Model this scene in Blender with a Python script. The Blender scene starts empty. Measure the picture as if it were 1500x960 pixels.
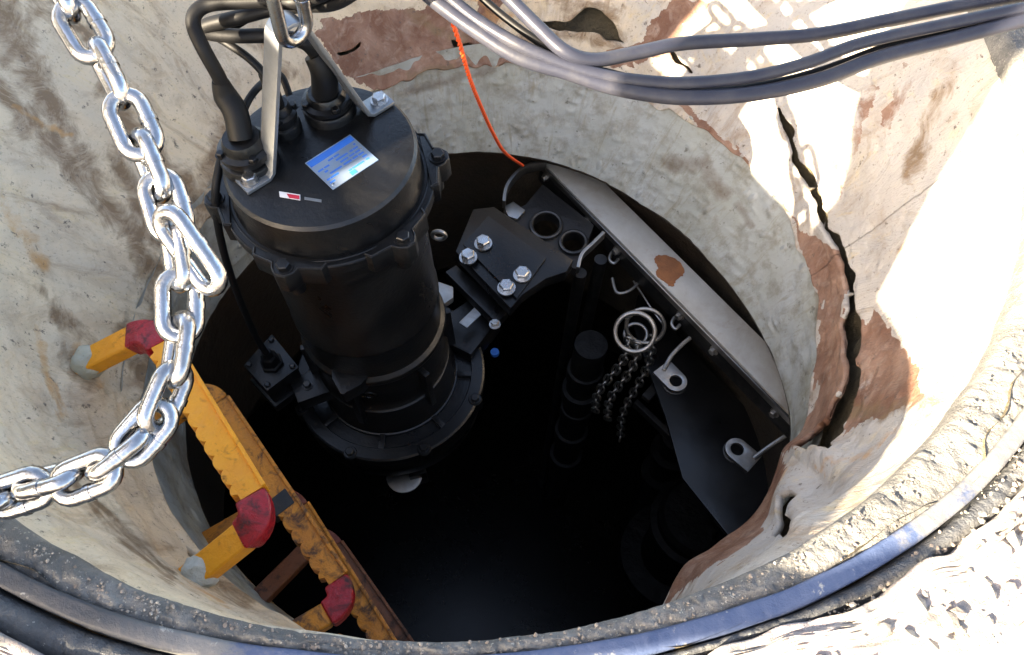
import bpy, bmesh, math, random
import numpy as np
from mathutils import Vector, Matrix, noise
from mathutils.geometry import tessellate_polygon
random.seed(7)
scene = bpy.context.scene
col = scene.collection
# ------------------------------------------------------------------ camera
H = 0.9; F = 1250.0; VX, VY = 700, 1220           # height over ground, focal length (px), nadir point
_n = np.array([VX-750, VY-480, F], float); _n /= np.linalg.norm(_n)
_Z = -_n; _fw = np.array([0, 0, 1.]); _Y = _fw-_fw.dot(_Z)*_Z; _Y /= np.linalg.norm(_Y); _X = np.cross(_Y, _Z)
R = np.array([_X, _Y, _Z])
def q(x, y):
    d = R@np.array([x-750, y-480, F]); return d[:2]/-d[2]
def P(x, y, s):
    """point seen at photo pixel (x, y), s metres below the camera"""
    a = q(x, y)*s; return Vector((a[0], a[1], H-s))
cam = bpy.data.cameras.new('camera'); co = bpy.data.objects.new('camera', cam); col.objects.link(co)
M = Matrix(((R[0,0], -R[0,1], -R[0,2], 0), (R[1,0], -R[1,1], -R[1,2], 0), (R[2,0], -R[2,1], -R[2,2], H), (0,0,0,1)))
co.matrix_world = M
cam.sensor_width = 36; cam.lens = F/1500*36; cam.clip_start = 0.01; cam.clip_end = 1000
scene.camera = co
# ------------------------------------------------------------------ light
AZ, EL = math.radians(-142), math.radians(27)
SD = Vector((math.cos(AZ)*math.cos(EL), math.sin(AZ)*math.cos(EL), math.sin(EL)))
E1 = Vector((-math.sin(AZ), math.cos(AZ), 0)); E2 = SD.cross(E1)
if E2.z < 0: E2 = -E2
w = bpy.data.worlds.new('World'); scene.world = w; w.use_nodes = True
nt = w.node_tree; bg = nt.nodes['Background']
sky = nt.nodes.new('ShaderNodeTexSky'); sky.sky_type = 'NISHITA'; sky.sun_disc = False
sky.sun_elevation = EL; sky.sun_rotation = math.pi/2-AZ; sky.air_density = 0.7; sky.dust_density = 2.0
nt.links.new(sky.outputs[0], bg.inputs[0]); bg.inputs[1].default_value = 0.078
sl = bpy.data.lights.new('sun', 'SUN'); sl.energy = 3.8; sl.angle = math.radians(0.5); sl.color = (1, .93, .82)
so = bpy.data.objects.new('sun', sl); col.objects.link(so); so.rotation_euler = SD.to_track_quat('Z', 'Y').to_euler()
so.location = SD*6
vs = scene.view_settings; vs.view_transform = 'Standard'; vs.look = 'None'; vs.exposure = 3.5; vs.gamma = 1
vs.use_white_balance = True; vs.white_balance_temperature = 7900; vs.white_balance_tint = 10
scene.render.engine = 'CYCLES'
# ------------------------------------------------------------------ materials
def lin(c):
    return tuple(((v/12.92) if v <= .04045 else ((v+.055)/1.055)**2.4) for v in c)
class NT:
    def __init__(s, name):
        s.m = bpy.data.materials.new(name); s.m.use_nodes = True; s.t = s.m.node_tree; s.n = s.t.nodes; s.l = s.t.links
        s.b = s.n['Principled BSDF']
    def node(s, ty, **kw):
        n = s.n.new(ty)
        for k, v in kw.items():
            if k in n.inputs: n.inputs[k].default_value = v
            else: setattr(n, k, v)
        return n
    def coord(s, kind='Object', scale=(1,1,1)):
        if kind == 'flow':
            a = s.node('ShaderNodeAttribute', attribute_name='flow'); o = a.outputs['Vector']
        else:
            o = s.node('ShaderNodeTexCoord').outputs[kind]
        mp = s.node('ShaderNodeMapping'); mp.inputs['Scale'].default_value = scale
        s.l.new(o, mp.inputs[0]); return mp.outputs[0]
    def noise(s, sc, det=6, rough=.6, vec=None, dist=0):
        n = s.node('ShaderNodeTexNoise', Scale=sc, Detail=det, Roughness=rough, Distortion=dist)
        s.l.new(vec or s.coord(), n.inputs['Vector']); return n.outputs['Fac']
    def ramp(s, fac, stops):
        r = s.node('ShaderNodeValToRGB'); cr = r.color_ramp
        while len(cr.elements) < len(stops): cr.elements.new(.5)
        for e, (p, c) in zip(cr.elements, stops):
            e.position = p; e.color = (*((c,)*3 if isinstance(c, (int, float)) else c), 1)
        s.l.new(fac, r.inputs[0]); return r.outputs[0]
    def mix(s, fac, a, b, mode='MIX'):
        n = s.node('ShaderNodeMix'); n.data_type = 'RGBA'; n.blend_type = mode
        for sock, v in ((n.inputs[0], fac), (n.inputs[6], a), (n.inputs[7], b)):
            if isinstance(v, (int, float)): sock.default_value = v
            elif isinstance(v, tuple): sock.default_value = (*v, 1)
            else: s.l.new(v, sock)
        return n.outputs[2]
    def math(s, op, a, b=0., c=None):
        n = s.node('ShaderNodeMath'); n.operation = op; n.use_clamp = False
        for i, v in enumerate((a, b) if c is None else (a, b, c)):
            if isinstance(v, (int, float)): n.inputs[i].default_value = v
            else: s.l.new(v, n.inputs[i])
        return n.outputs[0]
    def attr(s, name):
        a = s.node('ShaderNodeAttribute', attribute_name=name); return a.outputs['Fac']
    def fin(s, color=None, rough=None, metal=None, bump=None, bs=.5, bd=.003, spec=None, coat=None):
        for k, v in (('Base Color', color), ('Roughness', rough), ('Metallic', metal), ('Specular IOR Level', spec), ('Coat Weight', coat)):
            if v is None: continue
            i = s.b.inputs[k]
            if isinstance(v, (int, float)): i.default_value = v
            elif isinstance(v, tuple): i.default_value = (*v, 1)
            else: s.l.new(v, i)
        if bump is not None:
            n = s.node('ShaderNodeBump', Strength=bs, Distance=bd); s.l.new(bump, n.inputs['Height']); s.l.new(n.outputs[0], s.b.inputs['Normal'])
        return s.m
MT = {}
def m_liner():
    t = NT('liner_coating')
    v1 = t.coord('flow', (6, 2.2, 1)); v2 = t.coord('flow', (2.6, 1.5, 1)); v3 = t.coord()
    streak = t.noise(2.2, 9, .68, v1, 1.3); cloud = t.noise(2.6, 5, .6, v2, 1.2); spot = t.noise(60, 5, .7, v3); fine = t.noise(14, 8, .7, v3, .4)
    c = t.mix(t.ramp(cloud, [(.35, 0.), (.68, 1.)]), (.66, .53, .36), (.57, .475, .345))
    c = t.mix(t.math('MULTIPLY', t.attr('grey'), .85), c, t.mix(t.ramp(cloud, [(.35, 0.), (.68, 1.)]), (.46, .435, .40), (.40, .395, .385)))  # right side coloured greyer and darker to offset bounced sunlight
    c = t.mix(t.ramp(streak, [(.53, 0.), (.72, .8)]), c, (.27, .175, .095))
    c = t.mix(t.ramp(fine, [(.52, 0.), (.72, .6)]), c, (.28, .19, .12))
    c = t.mix(t.ramp(t.noise(5, 7, .7, v2, 2), [(.56, 0.), (.74, .6)]), c, (.62, .47, .22))
    br = t.mix(t.ramp(t.noise(9, 8, .72, v3, .8), [(.38, 0.), (.66, 1.)]), (.17, .075, .042), (.33, .20, .14))
    br = t.mix(t.ramp(t.noise(30, 6, .7, v3, .8), [(.5, 0.), (.75, .7)]), br, (.42, .31, .24))
    mw = t.math('ADD', t.attr('brown'), t.math('MULTIPLY', t.math('SUBTRACT', fine, .5), .7))
    c = t.mix(t.ramp(mw, [(.36, 0.), (.46, 1.)]), c, br)
    dk = t.math('ADD', t.attr('dark'), t.math('MULTIPLY', t.math('SUBTRACT', t.noise(13, 9, .78, v3, 1.2), .5), 2.4))
    c = t.mix(t.ramp(dk, [(.40, 0.), (1.1, .95)]), c, (.20, .125, .065))
    og = t.math('ADD', t.attr('rust'), t.math('MULTIPLY', t.math('SUBTRACT', fine, .5), 1.3))
    c = t.mix(t.ramp(og, [(.45, 0.), (.75, .8)]), c, (.50, .25, .07))
    c = t.mix(t.ramp(t.noise(4, 6, .6, v3, 1), [(.45, 0.), (.62, .9)]), c, t.mix(.8, c, (1.15, 1.12, 1.05), 'MULTIPLY'))
    c = t.mix(t.ramp(spot, [(.62, 0.), (.68, .85)]), c, (.09, .07, .055))
    c = t.mix(t.ramp(t.noise(150, 4, .7, v3), [(.58, 0.), (.68, .5)]), c, (.20, .15, .11))
    h = t.math('ADD', fine, t.math('MULTIPLY', streak, 1.5)); h = t.math('ADD', h, t.math('MULTIPLY', spot, .25))
    return t.fin(c, t.ramp(cloud, [(.3, .48), (.7, .75)]), bump=h, bs=.8, bd=.007)
def m_neck():
    t = NT('neck_mortar')
    v3 = t.coord(); cl = t.noise(4, 6, .65, v3, .8); fine = t.noise(22, 8, .7, v3); sp = t.noise(90, 4, .6, v3)
    c = t.mix(t.ramp(cl, [(.35, 0.), (.68, 1.)]), (.345, .355, .305), (.40, .43, .43))
    c = t.mix(t.ramp(fine, [(.46, 0.), (.68, .7)]), c, (.19, .17, .12))
    c = t.mix(t.ramp(t.noise(7, 7, .7, t.coord('flow', (4, 1, 1)), 1.2), [(.54, 0.), (.7, .65)]), c, (.22, .19, .12))
    c = t.mix(t.ramp(t.noise(45, 5, .7, v3), [(.62, 0.), (.7, .8)]), c, (.09, .08, .06))
    dk = t.math('ADD', t.attr('dark'), t.math('MULTIPLY', t.math('SUBTRACT', fine, .5), .8))
    c = t.mix(t.ramp(dk, [(.4, 0.), (.9, .85)]), c, (.15, .11, .075))
    vo = t.node('ShaderNodeTexVoronoi', Scale=26.); t.l.new(t.coord('flow', (1, .8, 1)), vo.inputs[0])
    blob = t.math('MULTIPLY', t.ramp(vo.outputs['Distance'], [(0, 1.), (.28, 0.)]), t.ramp(t.noise(9, 3, .5, v3), [(.5, 0.), (.62, 1.)]))
    c = t.mix(t.math('MULTIPLY', blob, .3), c, (.52, .52, .50))
    h = t.math('ADD', t.math('MULTIPLY', blob, 3.0), t.math('ADD', fine, t.math('MULTIPLY', sp, .3)))
    return t.fin(c, .46, bump=h, bs=.6, bd=.004)
def m_rock(name, a, b, c3, sc=18, rough=.85, bd=.008, speck=(.55, .53, .48), sp=.64):
    t = NT(name); v = t.coord()
    n1 = t.noise(sc, 8, .72, v, .3); n2 = t.noise(sc*.2, 6, .6, v, .8); n3 = t.noise(sc*7, 4, .65, v)
    c = t.mix(t.ramp(n1, [(.35, 0.), (.65, 1.)]), a, b)
    c = t.mix(t.ramp(n2, [(.42, 0.), (.66, .8)]), c, c3)
    c = t.mix(t.ramp(n3, [(sp, 0.), (sp+.05, .9)]), c, speck)
    return t.fin(c, rough, bump=t.math('ADD', n1, t.math('MULTIPLY', n3, .5)), bs=.9, bd=bd)
def m_black(name, base=.012, rough=.34, bs=.25, bd=.0015, sc=120, dust_tone=.15, spec=.5):
    t = NT(name); v = t.coord()
    n = t.noise(sc, 4, .6, v); n2 = t.noise(7, 6, .65, v, .5)
    c = t.mix(t.ramp(n2, [(.45, 0.), (.75, dust_tone)]), (base, base, base*1.08), (.09, .085, .075))
    return t.fin(c, t.ramp(n2, [(.3, rough), (.7, rough+.16)]), bump=n, bs=bs, bd=bd, spec=spec)
def m_metal(name, c1, c2, r1=.2, r2=.45, sc=9, bd=.0008, metal=1., stain=None):
    t = NT(name); v = t.coord(); n = t.noise(sc, 6, .65, v, .3); n2 = t.noise(sc*7, 4, .6, v)
    c = t.mix(t.ramp(n, [(.35, 0.), (.7, 1.)]), c1, c2)
    if stain: c = t.mix(t.ramp(t.noise(sc*.6, 7, .7, v, 1), [(.52, 0.), (.72, .85)]), c, stain)
    return t.fin(c, t.ramp(n, [(.35, r1), (.7, r2)]), metal, bump=n2, bs=.35, bd=bd)
def m_plastic(name, c1, c2, c3, rough=.42, thr=.56, bd=.004):
    t = NT(name); v = t.coord(); n = t.noise(26, 7, .7, v, .6); n2 = t.noise(70, 4, .6, v); n3 = t.noise(9, 6, .7, v, 1)
    c = t.mix(t.ramp(n3, [(.35, 0.), (.7, 1.)]), c1, c2)
    wear = t.math('MULTIPLY', t.ramp(n, [(thr, 0.), (thr+.12, 1.)]), 1.)
    c = t.mix(wear, c, c3)
    c = t.mix(t.ramp(n2, [(.6, 0.), (.72, .4)]), c, c3)
    return t.fin(c, t.ramp(n, [(.4, rough), (.7, .75)]), bump=t.math('ADD', n2, n), bs=.7, bd=bd)
def plain(name, c, rough=.5, metal=0., sc=30, var=.25, bd=.001):
    t = NT(name); v = t.coord(); n = t.noise(sc, 5, .6, v)
    d = tuple(x*(1-var) for x in c)
    return t.fin(t.mix(n, d, c), rough, metal, bump=n, bs=.3, bd=bd)
MT['liner'] = m_liner(); MT['neck'] = m_neck()
MT['backing'] = m_rock('rough_backing_concrete', (.10,.082,.048), (.17,.135,.08), (.06,.05,.035), 14, .9, .02, (.18,.15,.1), .68)
MT['mortar'] = m_rock('rim_mortar', (.13,.128,.12), (.24,.232,.212), (.10,.097,.09), 34, .9, .007, (.5,.46,.38), .62)
MT['tar'] = m_rock('tarred_ring', (.04,.043,.05), (.10,.105,.11), (.13,.13,.125), 26, .6, .010, (.4,.38,.33), .66)
def m_strip():
    t = NT('frame_strip_sky_tint'); v = t.coord(); n = t.noise(14, 7, .7, v, .5); n2 = t.noise(60, 5, .7, v)
    c = t.mix(t.ramp(n, [(.4, 0.), (.7, 1.)]), (.050, .075, .145), (.080, .105, .175))  # blue base colour stands for skylight on the shaded grey strip
    k = t.math('ADD', t.attr('dust_tone'), t.math('MULTIPLY', t.math('SUBTRACT', n, .5), 2.2))
    c = t.mix(t.ramp(k, [(.35, 0.), (.6, .95)]), c, t.mix(t.ramp(t.math('MULTIPLY', t.attr('dust_tone'), .5), [(.5, 0.), (.68, 1.)]), (.16, .157, .148), (.048, .049, .050)))
    c = t.mix(t.ramp(n2, [(.62, 0.), (.68, .9)]), c, (.32, .31, .28))
    return t.fin(c, .52, bump=t.math('ADD', n, n2), bs=.6, bd=.003)
MT['strip'] = m_strip()
MT['ground'] = m_rock('pale_dusty_concrete', (.30,.26,.225), (.44,.395,.35), (.36,.30,.30), 55, .9, .006, (.10,.085,.07), .64)
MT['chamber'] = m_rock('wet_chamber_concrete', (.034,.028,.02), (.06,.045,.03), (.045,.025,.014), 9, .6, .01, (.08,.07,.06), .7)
MT['pump'] = m_black('pump_black_paint', .0035, .24, .6, .0012, 130, .12, .42)
MT['wet'] = m_black('wet_black_panel', .004, .25, .5, .006, 5, .12)
MT['deep'] = m_black('deep_dark_iron', .004, .5, .8, .012, 22, .10, .3)
MT['cast'] = m_black('dark_cast_iron', .008, .45, .5, .003, 60, .2)
MT['rubber'] = m_black('cable_rubber', .005, .42, .2, .0008, 200, .03, .22)
def m_cable():
    t = NT('dusty_cable_rubber'); v = t.coord(); n = t.noise(20, 6, .7, v); n2 = t.noise(200, 3, .6, v)
    c = t.mix(t.ramp(n, [(.45, 0.), (.75, .6)]), (.026, .028, .040), (.06, .058, .06))
    return t.fin(c, t.ramp(n, [(.35, .30), (.7, .45)]), bump=t.math('ADD', n2, n), bs=.25, bd=.001, spec=.3)
MT['greycable'] = m_cable()
MT['galv'] = m_metal('galvanised_strap', (.27,.29,.31), (.19,.20,.21), .36, .52, 14, .001, .8)
MT['chrome'] = m_metal('bright_zinc_chain', (.50,.51,.52), (.30,.30,.30), .11, .28, 22, .0016, 1., (.20,.175,.14))
MT['bolt'] = m_metal('steel_bolt', (.60,.60,.60), (.38,.37,.35), .2, .42, 60, .0008, 1., (.25,.17,.10))
MT['beam'] = m_metal('weathered_steel_beam', (.42,.42,.395), (.30,.285,.25), .5, .7, 9, .002, .05, (.21,.15,.10))
MT['rustspot'] = m_rock('rust_patch', (.20,.075,.03), (.30,.12,.045), (.13,.05,.025), 30, .8, .003, (.35,.2,.1), .7)
MT['steel'] = m_metal('dull_steel', (.42,.41,.39), (.26,.25,.235), .35, .55, 18)
MT['darksteel'] = m_metal('dark_steel', (.10,.10,.10), (.055,.055,.055), .4, .6, 18)
MT['yellow'] = m_plastic('yellow_step_coating', (.85,.345,.012), (.74,.26,.012), (.22,.075,.012), .38, .60)
MT['yellow2'] = m_plastic('rusty_yellow_step_coating', (.66,.24,.016), (.46,.15,.014), (.10,.04,.015), .45, .50)
MT['brownstep'] = m_plastic('brown_step_coating', (.20,.065,.02), (.13,.045,.02), (.05,.02,.01), .5, .5)
MT['red'] = m_plastic('red_step_end', (.40,.004,.014), (.24,.004,.012), (.035,.008,.008), .22, .50)
MT['redworn'] = m_plastic('worn_red_step_end', (.20,.045,.02), (.13,.03,.018), (.06,.02,.012), .5, .5)
MT['green'] = m_plastic('dark_green_plastic', (.01,.07,.03), (.01,.05,.025), (.02,.03,.02), .4)
MT['mortarblob'] = m_rock('white_anchor_mortar', (.52,.53,.46), (.62,.62,.55), (.36,.32,.18), 30, .8, .008, (.2,.17,.1), .66)
MT['orange'] = plain('orange_cord', (.85,.09,.015), .55, bd=.002, sc=300)
MT['plate'] = m_metal('plate_aluminium', (.34,.42,.52), (.24,.36,.52), .3, .45, 25, .0004, .7)  # blue tint puts reflected sky into the plate colour
MT['blue'] = plain('blue_print', (.02,.16,.62), .4)
MT['white'] = plain('white_print', (.75,.75,.75), .5)
MT['redprint'] = plain('red_print', (.55,.02,.05), .5)
MT['occluder'] = plain('grey_occluder', (.30,.30,.28), .9, sc=8)
MT['gravel'] = m_rock('mixed_gravel', (.14,.12,.10), (.42,.38,.32), (.22,.16,.12), 38, .9, .003)
MT['water'] = m_metal('black_water', (.004,.004,.004), (.006,.006,.005), .25, .3, 2, .001, 0.)
# ------------------------------------------------------------------ mesh helpers
class MB:
    def __init__(s): s.v = []; s.f = []
    def add(s, vs, fs):
        o = len(s.v); s.v += [tuple(v) for v in vs]; s.f += [tuple(i+o for i in f) for f in fs]; return s
    def box(s, c, sz, mat=None):
        c = Vector(c); hx, hy, hz = [d/2 for d in sz]
        vs = [Vector((x, y, z)) for x in (-hx, hx) for y in (-hy, hy) for z in (-hz, hz)]
        if mat: vs = [mat@v for v in vs]
        return s.add([v+c for v in vs], [(0,1,3,2),(4,6,7,5),(0,4,5,1),(2,3,7,6),(0,2,6,4),(1,5,7,3)])
    def lathe(s, prof, n=64, cx=0, cy=0, closed=False):
        vs = [(cx+r*math.cos(2*math.pi*i/n), cy+r*math.sin(2*math.pi*i/n), z) for r, z in prof for i in range(n)]
        k = len(prof); fs = []
        for j in range(k if closed else k-1):
            a = j*n; b = ((j+1) % k)*n
            for i in range(n): fs.append((a+i, b+i, b+(i+1)%n, a+(i+1)%n))
        s.add(vs, fs)
        if not closed:
            o = len(s.v)-len(vs)
            s.f.append(tuple(range(o, o+n))); s.f.append(tuple(range(o+(k-1)*n, o+k*n))[::-1])
        return s
    def tube(s, pts, r, n=10, closed=False, cap=True, roll=None, flat=None):
        """round tube, or with flat=(w, t) a rectangular bar, along pts; r may be a list"""
        pts = [Vector(p) for p in pts]; m = len(pts)
        T = []
        for i in range(m):
            a = pts[(i-1) % m] if closed or i > 0 else pts[i]; b = pts[(i+1) % m] if closed or i < m-1 else pts[i]
            T.append((b-a).normalized())
        up = Vector(roll) if roll is not None else (Vector((0,0,1)) if abs(T[0].z) < .9 else Vector((1,0,0)))
        nrm = (up-up.dot(T[0])*T[0]).normalized(); vs = []
        for i in range(m):
            if roll is not None: nrm = (up-up.dot(T[i])*T[i]).normalized() if (up-up.dot(T[i])*T[i]).length > 1e-4 else nrm
            else: nrm = (nrm-nrm.dot(T[i])*T[i]).normalized()
            bi = T[i].cross(nrm); rr = r[i] if isinstance(r, (list, tuple)) else r
            if flat:
                w_, t_ = flat
                for a, b in ((.5,.5),(-.5,.5),(-.5,-.5),(.5,-.5)): vs.append(pts[i]+bi*w_*a+nrm*t_*b)
            else:
                for k in range(n):
                    a = 2*math.pi*k/n; vs.append(pts[i]+(nrm*math.cos(a)+bi*math.sin(a))*rr)
        if flat: n = 4
        fs = []
        for i in range(m if closed else m-1):
            a = i*n; b = ((i+1) % m)*n
            for k in range(n): fs.append((a+k, a+(k+1)%n, b+(k+1)%n, b+k))
        if not closed and cap: fs += [tuple(range(n))[::-1], tuple(range((m-1)*n, m*n))]
        return s.add(vs, fs)
    def prism(s, poly, z0, z1, mat=None, holes=()):
        loops = [poly]+list(holes)
        tri = tessellate_polygon([[Vector((x, y, 0)) for x, y in l] for l in loops])
        flat = [p for l in loops for p in l]; n = len(flat)
        vs = [Vector((x, y, z1)) for x, y in flat]+[Vector((x, y, z0)) for x, y in flat]
        if mat: vs = [mat@v for v in vs]
        fs = []
        for t in tri:
            a, b, c = t; pa, pb, pc = flat[a], flat[b], flat[c]
            if (pb[0]-pa[0])*(pc[1]-pa[1])-(pb[1]-pa[1])*(pc[0]-pa[0]) < 0: a, b, c = c, b, a
            fs.append((a, b, c)); fs.append((c+n, b+n, a+n))
        o = 0
        for l in loops:
            m = len(l)
            for i in range(m): fs.append((o+i, o+(i+1)%m, o+(i+1)%m+n, o+i+n))
            o += m
        return s.add(vs, fs)
    def hexbolt(s, c, r, h, mat=None, washer=1.35, rot=.3):
        """hexagonal head on a washer, axis +z of mat"""
        m = (Matrix.Translation(c) @ (mat.to_4x4() if mat else Matrix()))
        def ring(rr, z, n, ph=0): return [m@Vector((rr*math.cos(2*math.pi*i/n+ph), rr*math.sin(2*math.pi*i/n+ph), z)) for i in range(n)]
        for rr, z0, z1, n in ((r*washer, 0, h*.22, 20), ):
            a, b = ring(rr, z0, n), ring(rr, z1, n)
            s.add(a+b, [(i, (i+1)%n, n+(i+1)%n, n+i) for i in range(n)]+[tuple(range(n, 2*n))])
        a, b, c2 = ring(r, h*.2, 6, rot), ring(r, h*.88, 6, rot), ring(r*.84, h, 6, rot)
        s.add(a+b+c2, [(i, (i+1)%6, 6+(i+1)%6, 6+i) for i in range(6)]+[(6+i, 6+(i+1)%6, 12+(i+1)%6, 12+i) for i in range(6)]+[tuple(range(12, 18))])
        return s
    def mesh(s, name, m, sharp=35, bevel=0, seg=2):
        me = bpy.data.meshes.new(name); me.from_pydata(s.v, [], s.f); me.update()
        bm = bmesh.new(); bm.from_mesh(me); bmesh.ops.recalc_face_normals(bm, faces=bm.faces)
        if bevel:
            bm.normal_update()
            ed = [e for e in bm.edges if len(e.link_faces) == 2 and e.calc_face_angle(0) > math.radians(38)]
            bmesh.ops.bevel(bm, geom=ed, offset=bevel, segments=seg, profile=.6, affect='EDGES', clamp_overlap=True)
        bm.to_mesh(me); bm.free()
        for p in me.polygons: p.use_smooth = True
        me.set_sharp_from_angle(angle=math.radians(sharp))
        me.materials.append(m); return me
    def build(s, name, m, parent=None, loc=None, sharp=35, bevel=0, seg=2, label=None):
        o = bpy.data.objects.new(name, s.mesh(name, MT[m] if isinstance(m, str) else m, sharp, bevel, seg))
        col.objects.link(o)
        if parent: o.parent = parent
        if loc is not None: o.location = loc
        if label: o['label'] = label
        return o
def tag(o, label=None, cat=None, group=None, kind=None):
    for k, v in (('label', label), ('category', cat), ('group', group), ('kind', kind)):
        if v: o[k] = v
    return o
def empty(name, loc=(0,0,0), **kw):
    o = bpy.data.objects.new(name, None); col.objects.link(o); o.location = loc; o.empty_display_size = .05; return tag(o, **kw)
def copy(o, parent=None):
    c = o.copy(); col.objects.link(c); c.parent = parent
    for ch in list(o.children): copy(ch, c)
    return c
def spline(pts, n=8, closed=False):
    pts = [Vector(p) for p in pts]; m = len(pts); out = []
    for i in range(m if closed else m-1):
        g = lambda k: pts[k % m] if closed else pts[max(0, min(m-1, k))]
        a, b, c, d = g(i-1), g(i), g(i+1), g(i+2)
        for k in range(n):
            t = k/n; out.append(.5*((2*b)+(c-a)*t+(2*a-5*b+4*c-d)*t*t+(3*b-3*c+d-a)*t**3))
    if not closed: out.append(pts[-1])
    return out
def local(root): return root.matrix_basis.inverted()
# ------------------------------------------------------------------ the shaft in polar form round O
O = np.array([-.07, 1.0])
NT_ = 1440
TH = np.arange(NT_)*2*math.pi/NT_
def polar_curve(pts, kn=91):
    a = []
    for p in pts:
        d = np.array(p[:2])-O; a.append((math.atan2(d[1], d[0]) % (2*math.pi), math.hypot(*d), p[2]))
    a.sort(); A = np.array(a); t = np.r_[A[:,0]-2*math.pi, A[:,0], A[:,0]+2*math.pi]
    r = np.interp(TH, t, np.tile(A[:,1], 3)); z = np.interp(TH, t, np.tile(A[:,2], 3))
    k = np.hanning(kn); k /= k.sum(); hk = kn//2
    sm = lambda x: np.convolve(np.r_[x[-hk:], x, x[:hk]], k, 'valid')
    return sm(r), sm(z)
circ = [(-.125+.89*math.cos(t), 1.05+.89*math.sin(t), 0) for t in np.linspace(0, 2*math.pi, 200, False)]
R0, _ = polar_curve(circ)
JOIN = [(1203,448,-.5),(1165,330,-.5),(1065,207,-.5),(900,125,-.5),(720,88,-.5),(560,130,-.5),(430,185,-.48),(330,290,-.45),(255,400,-.42),(213,520,-.4),
        (207,620,-.4),(243,730,-.4),(310,832,-.4),(430,915,-.4),(560,965,-.4),(760,975,-.42),(955,915,-.45),(978,880,-.46),(1002,830,-.47),(1060,800,-.48),(1140,715,-.5),(1192,580,-.5)]
R1, Z1 = polar_curve([P(x, y, H-z) for x, y, z in JOIN], 25)
BOT = [(1150,570),(1110,480),(1040,385),(940,300),(860,255),(740,226),(640,228),(520,260),(410,350),(330,430),(290,500),(270,620),(300,760),(420,900),(590,980),(760,995),(930,945),(1060,840),(1125,740),(1160,650)]
R2, Z2 = polar_curve([P(x, y, H+.7) for x, y in BOT])
def wr(th, z):
    i = int(round(th/(2*math.pi)*NT_)) % NT_; k = min(max(z/Z1[i], -.1), 1); return R0[i]*(1-k)+R1[i]*k
def wall_hit(x, y, extra=0):
    prev = False
    for s in np.arange(.5, 1.45, .0015):
        p = P(x, y, s); d = np.array(p[:2])-O; ins = math.hypot(*d) < wr(math.atan2(d[1], d[0]) % (2*math.pi), p.z)+extra
        if prev and not ins and p.z < .02: return p
        prev = ins
    return P(x, y, 1.4)
def to_px(X, Y, Z):
    d = np.stack([X, Y, Z-H], -1)@R   # world -> cam
    return 750+F*d[...,0]/d[...,2], 480+F*d[...,1]/d[...,2]
def inpoly(px, py, poly):
    ins = np.zeros(px.shape, bool); n = len(poly)
    for i in range(n):
        x1, y1 = poly[i]; x2, y2 = poly[(i+1) % n]
        if y1 == y2: continue
        c = ((y1 > py) != (y2 > py)) & (px < (x2-x1)*(py-y1)/(y2-y1)+x1); ins ^= c
    return ins
def segdist(px, py, line):
    D = np.full(px.shape, 1e9)
    for (x1, y1), (x2, y2) in zip(line[:-1], line[1:]):
        l2 = (x2-x1)**2+(y2-y1)**2; t = np.clip(((px-x1)*(x2-x1)+(py-y1)*(y2-y1))/l2, 0, 1)
        D = np.minimum(D, np.hypot(px-x1-t*(x2-x1), py-y1-t*(y2-y1)))
    return D
rng = np.random.default_rng(3)
def vnoise(n1, n2, c1, c2, seed):
    """smooth value noise on an n1 x n2 grid, periodic along the first axis"""
    g = np.random.default_rng(seed).standard_normal((c1, c2+1))
    a = np.arange(n1)/n1*c1; b = np.arange(n2)/max(1, n2-1)*c2*.9999
    i, j = a.astype(int), b.astype(int); fa, fb = a-i, b-j; fa = fa*fa*(3-2*fa); fb = fb*fb*(3-2*fb)
    G = lambda ii, jj: g[np.ix_(ii % c1, jj)]
    return (G(i, j)*(1-fa)[:,None]+G(i+1, j)*fa[:,None])*(1-fb)+(G(i, j+1)*(1-fa)[:,None]+G(i+1, j+1)*fa[:,None])*fb
def grid_mesh(name, X, Y, Z, mat, attrs=None, keep=None, flow=None, sharp=None):
    """mesh of a grid periodic along axis 0"""
    n, m = X.shape; V = np.stack([X, Y, Z], -1).reshape(-1, 3)
    i, j = np.meshgrid(np.arange(n), np.arange(m-1), indexing='ij')
    a = i*m+j; b = ((i+1) % n)*m+j
    Fc = np.stack([a, b, b+1, a+1], -1)
    Fc = Fc[keep] if keep is not None else Fc.reshape(-1, 4)
    me = bpy.data.meshes.new(name); me.vertices.add(len(V)); me.vertices.foreach_set('co', V.ravel())
    me.loops.add(len(Fc)*4); me.loops.foreach_set('vertex_index', Fc.ravel().astype(np.int32))
    me.polygons.add(len(Fc)); me.polygons.foreach_set('loop_start', np.arange(0, len(Fc)*4, 4, dtype=np.int32))
    me.polygons.foreach_set('use_smooth', np.ones(len(Fc), bool))
    me.update(calc_edges=True)
    for k, v in (attrs or {}).items():
        at = me.attributes.new(k, 'FLOAT', 'POINT'); at.data.foreach_set('value', v.ravel().astype(np.float32))
    if flow is not None:
        at = me.attributes.new('flow', 'FLOAT_VECTOR', 'POINT'); at.data.foreach_set('vector', flow.reshape(-1).astype(np.float32))
    me.materials.append(MT[mat]); me.validate()
    return me
def link(name, me, parent=None):
    o = bpy.data.objects.new(name, me); col.objects.link(o)
    if parent: o.parent = parent
    return o
def blur_mask(px, py, poly, soft=0.):
    return inpoly(px, py, poly).astype(float)
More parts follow.
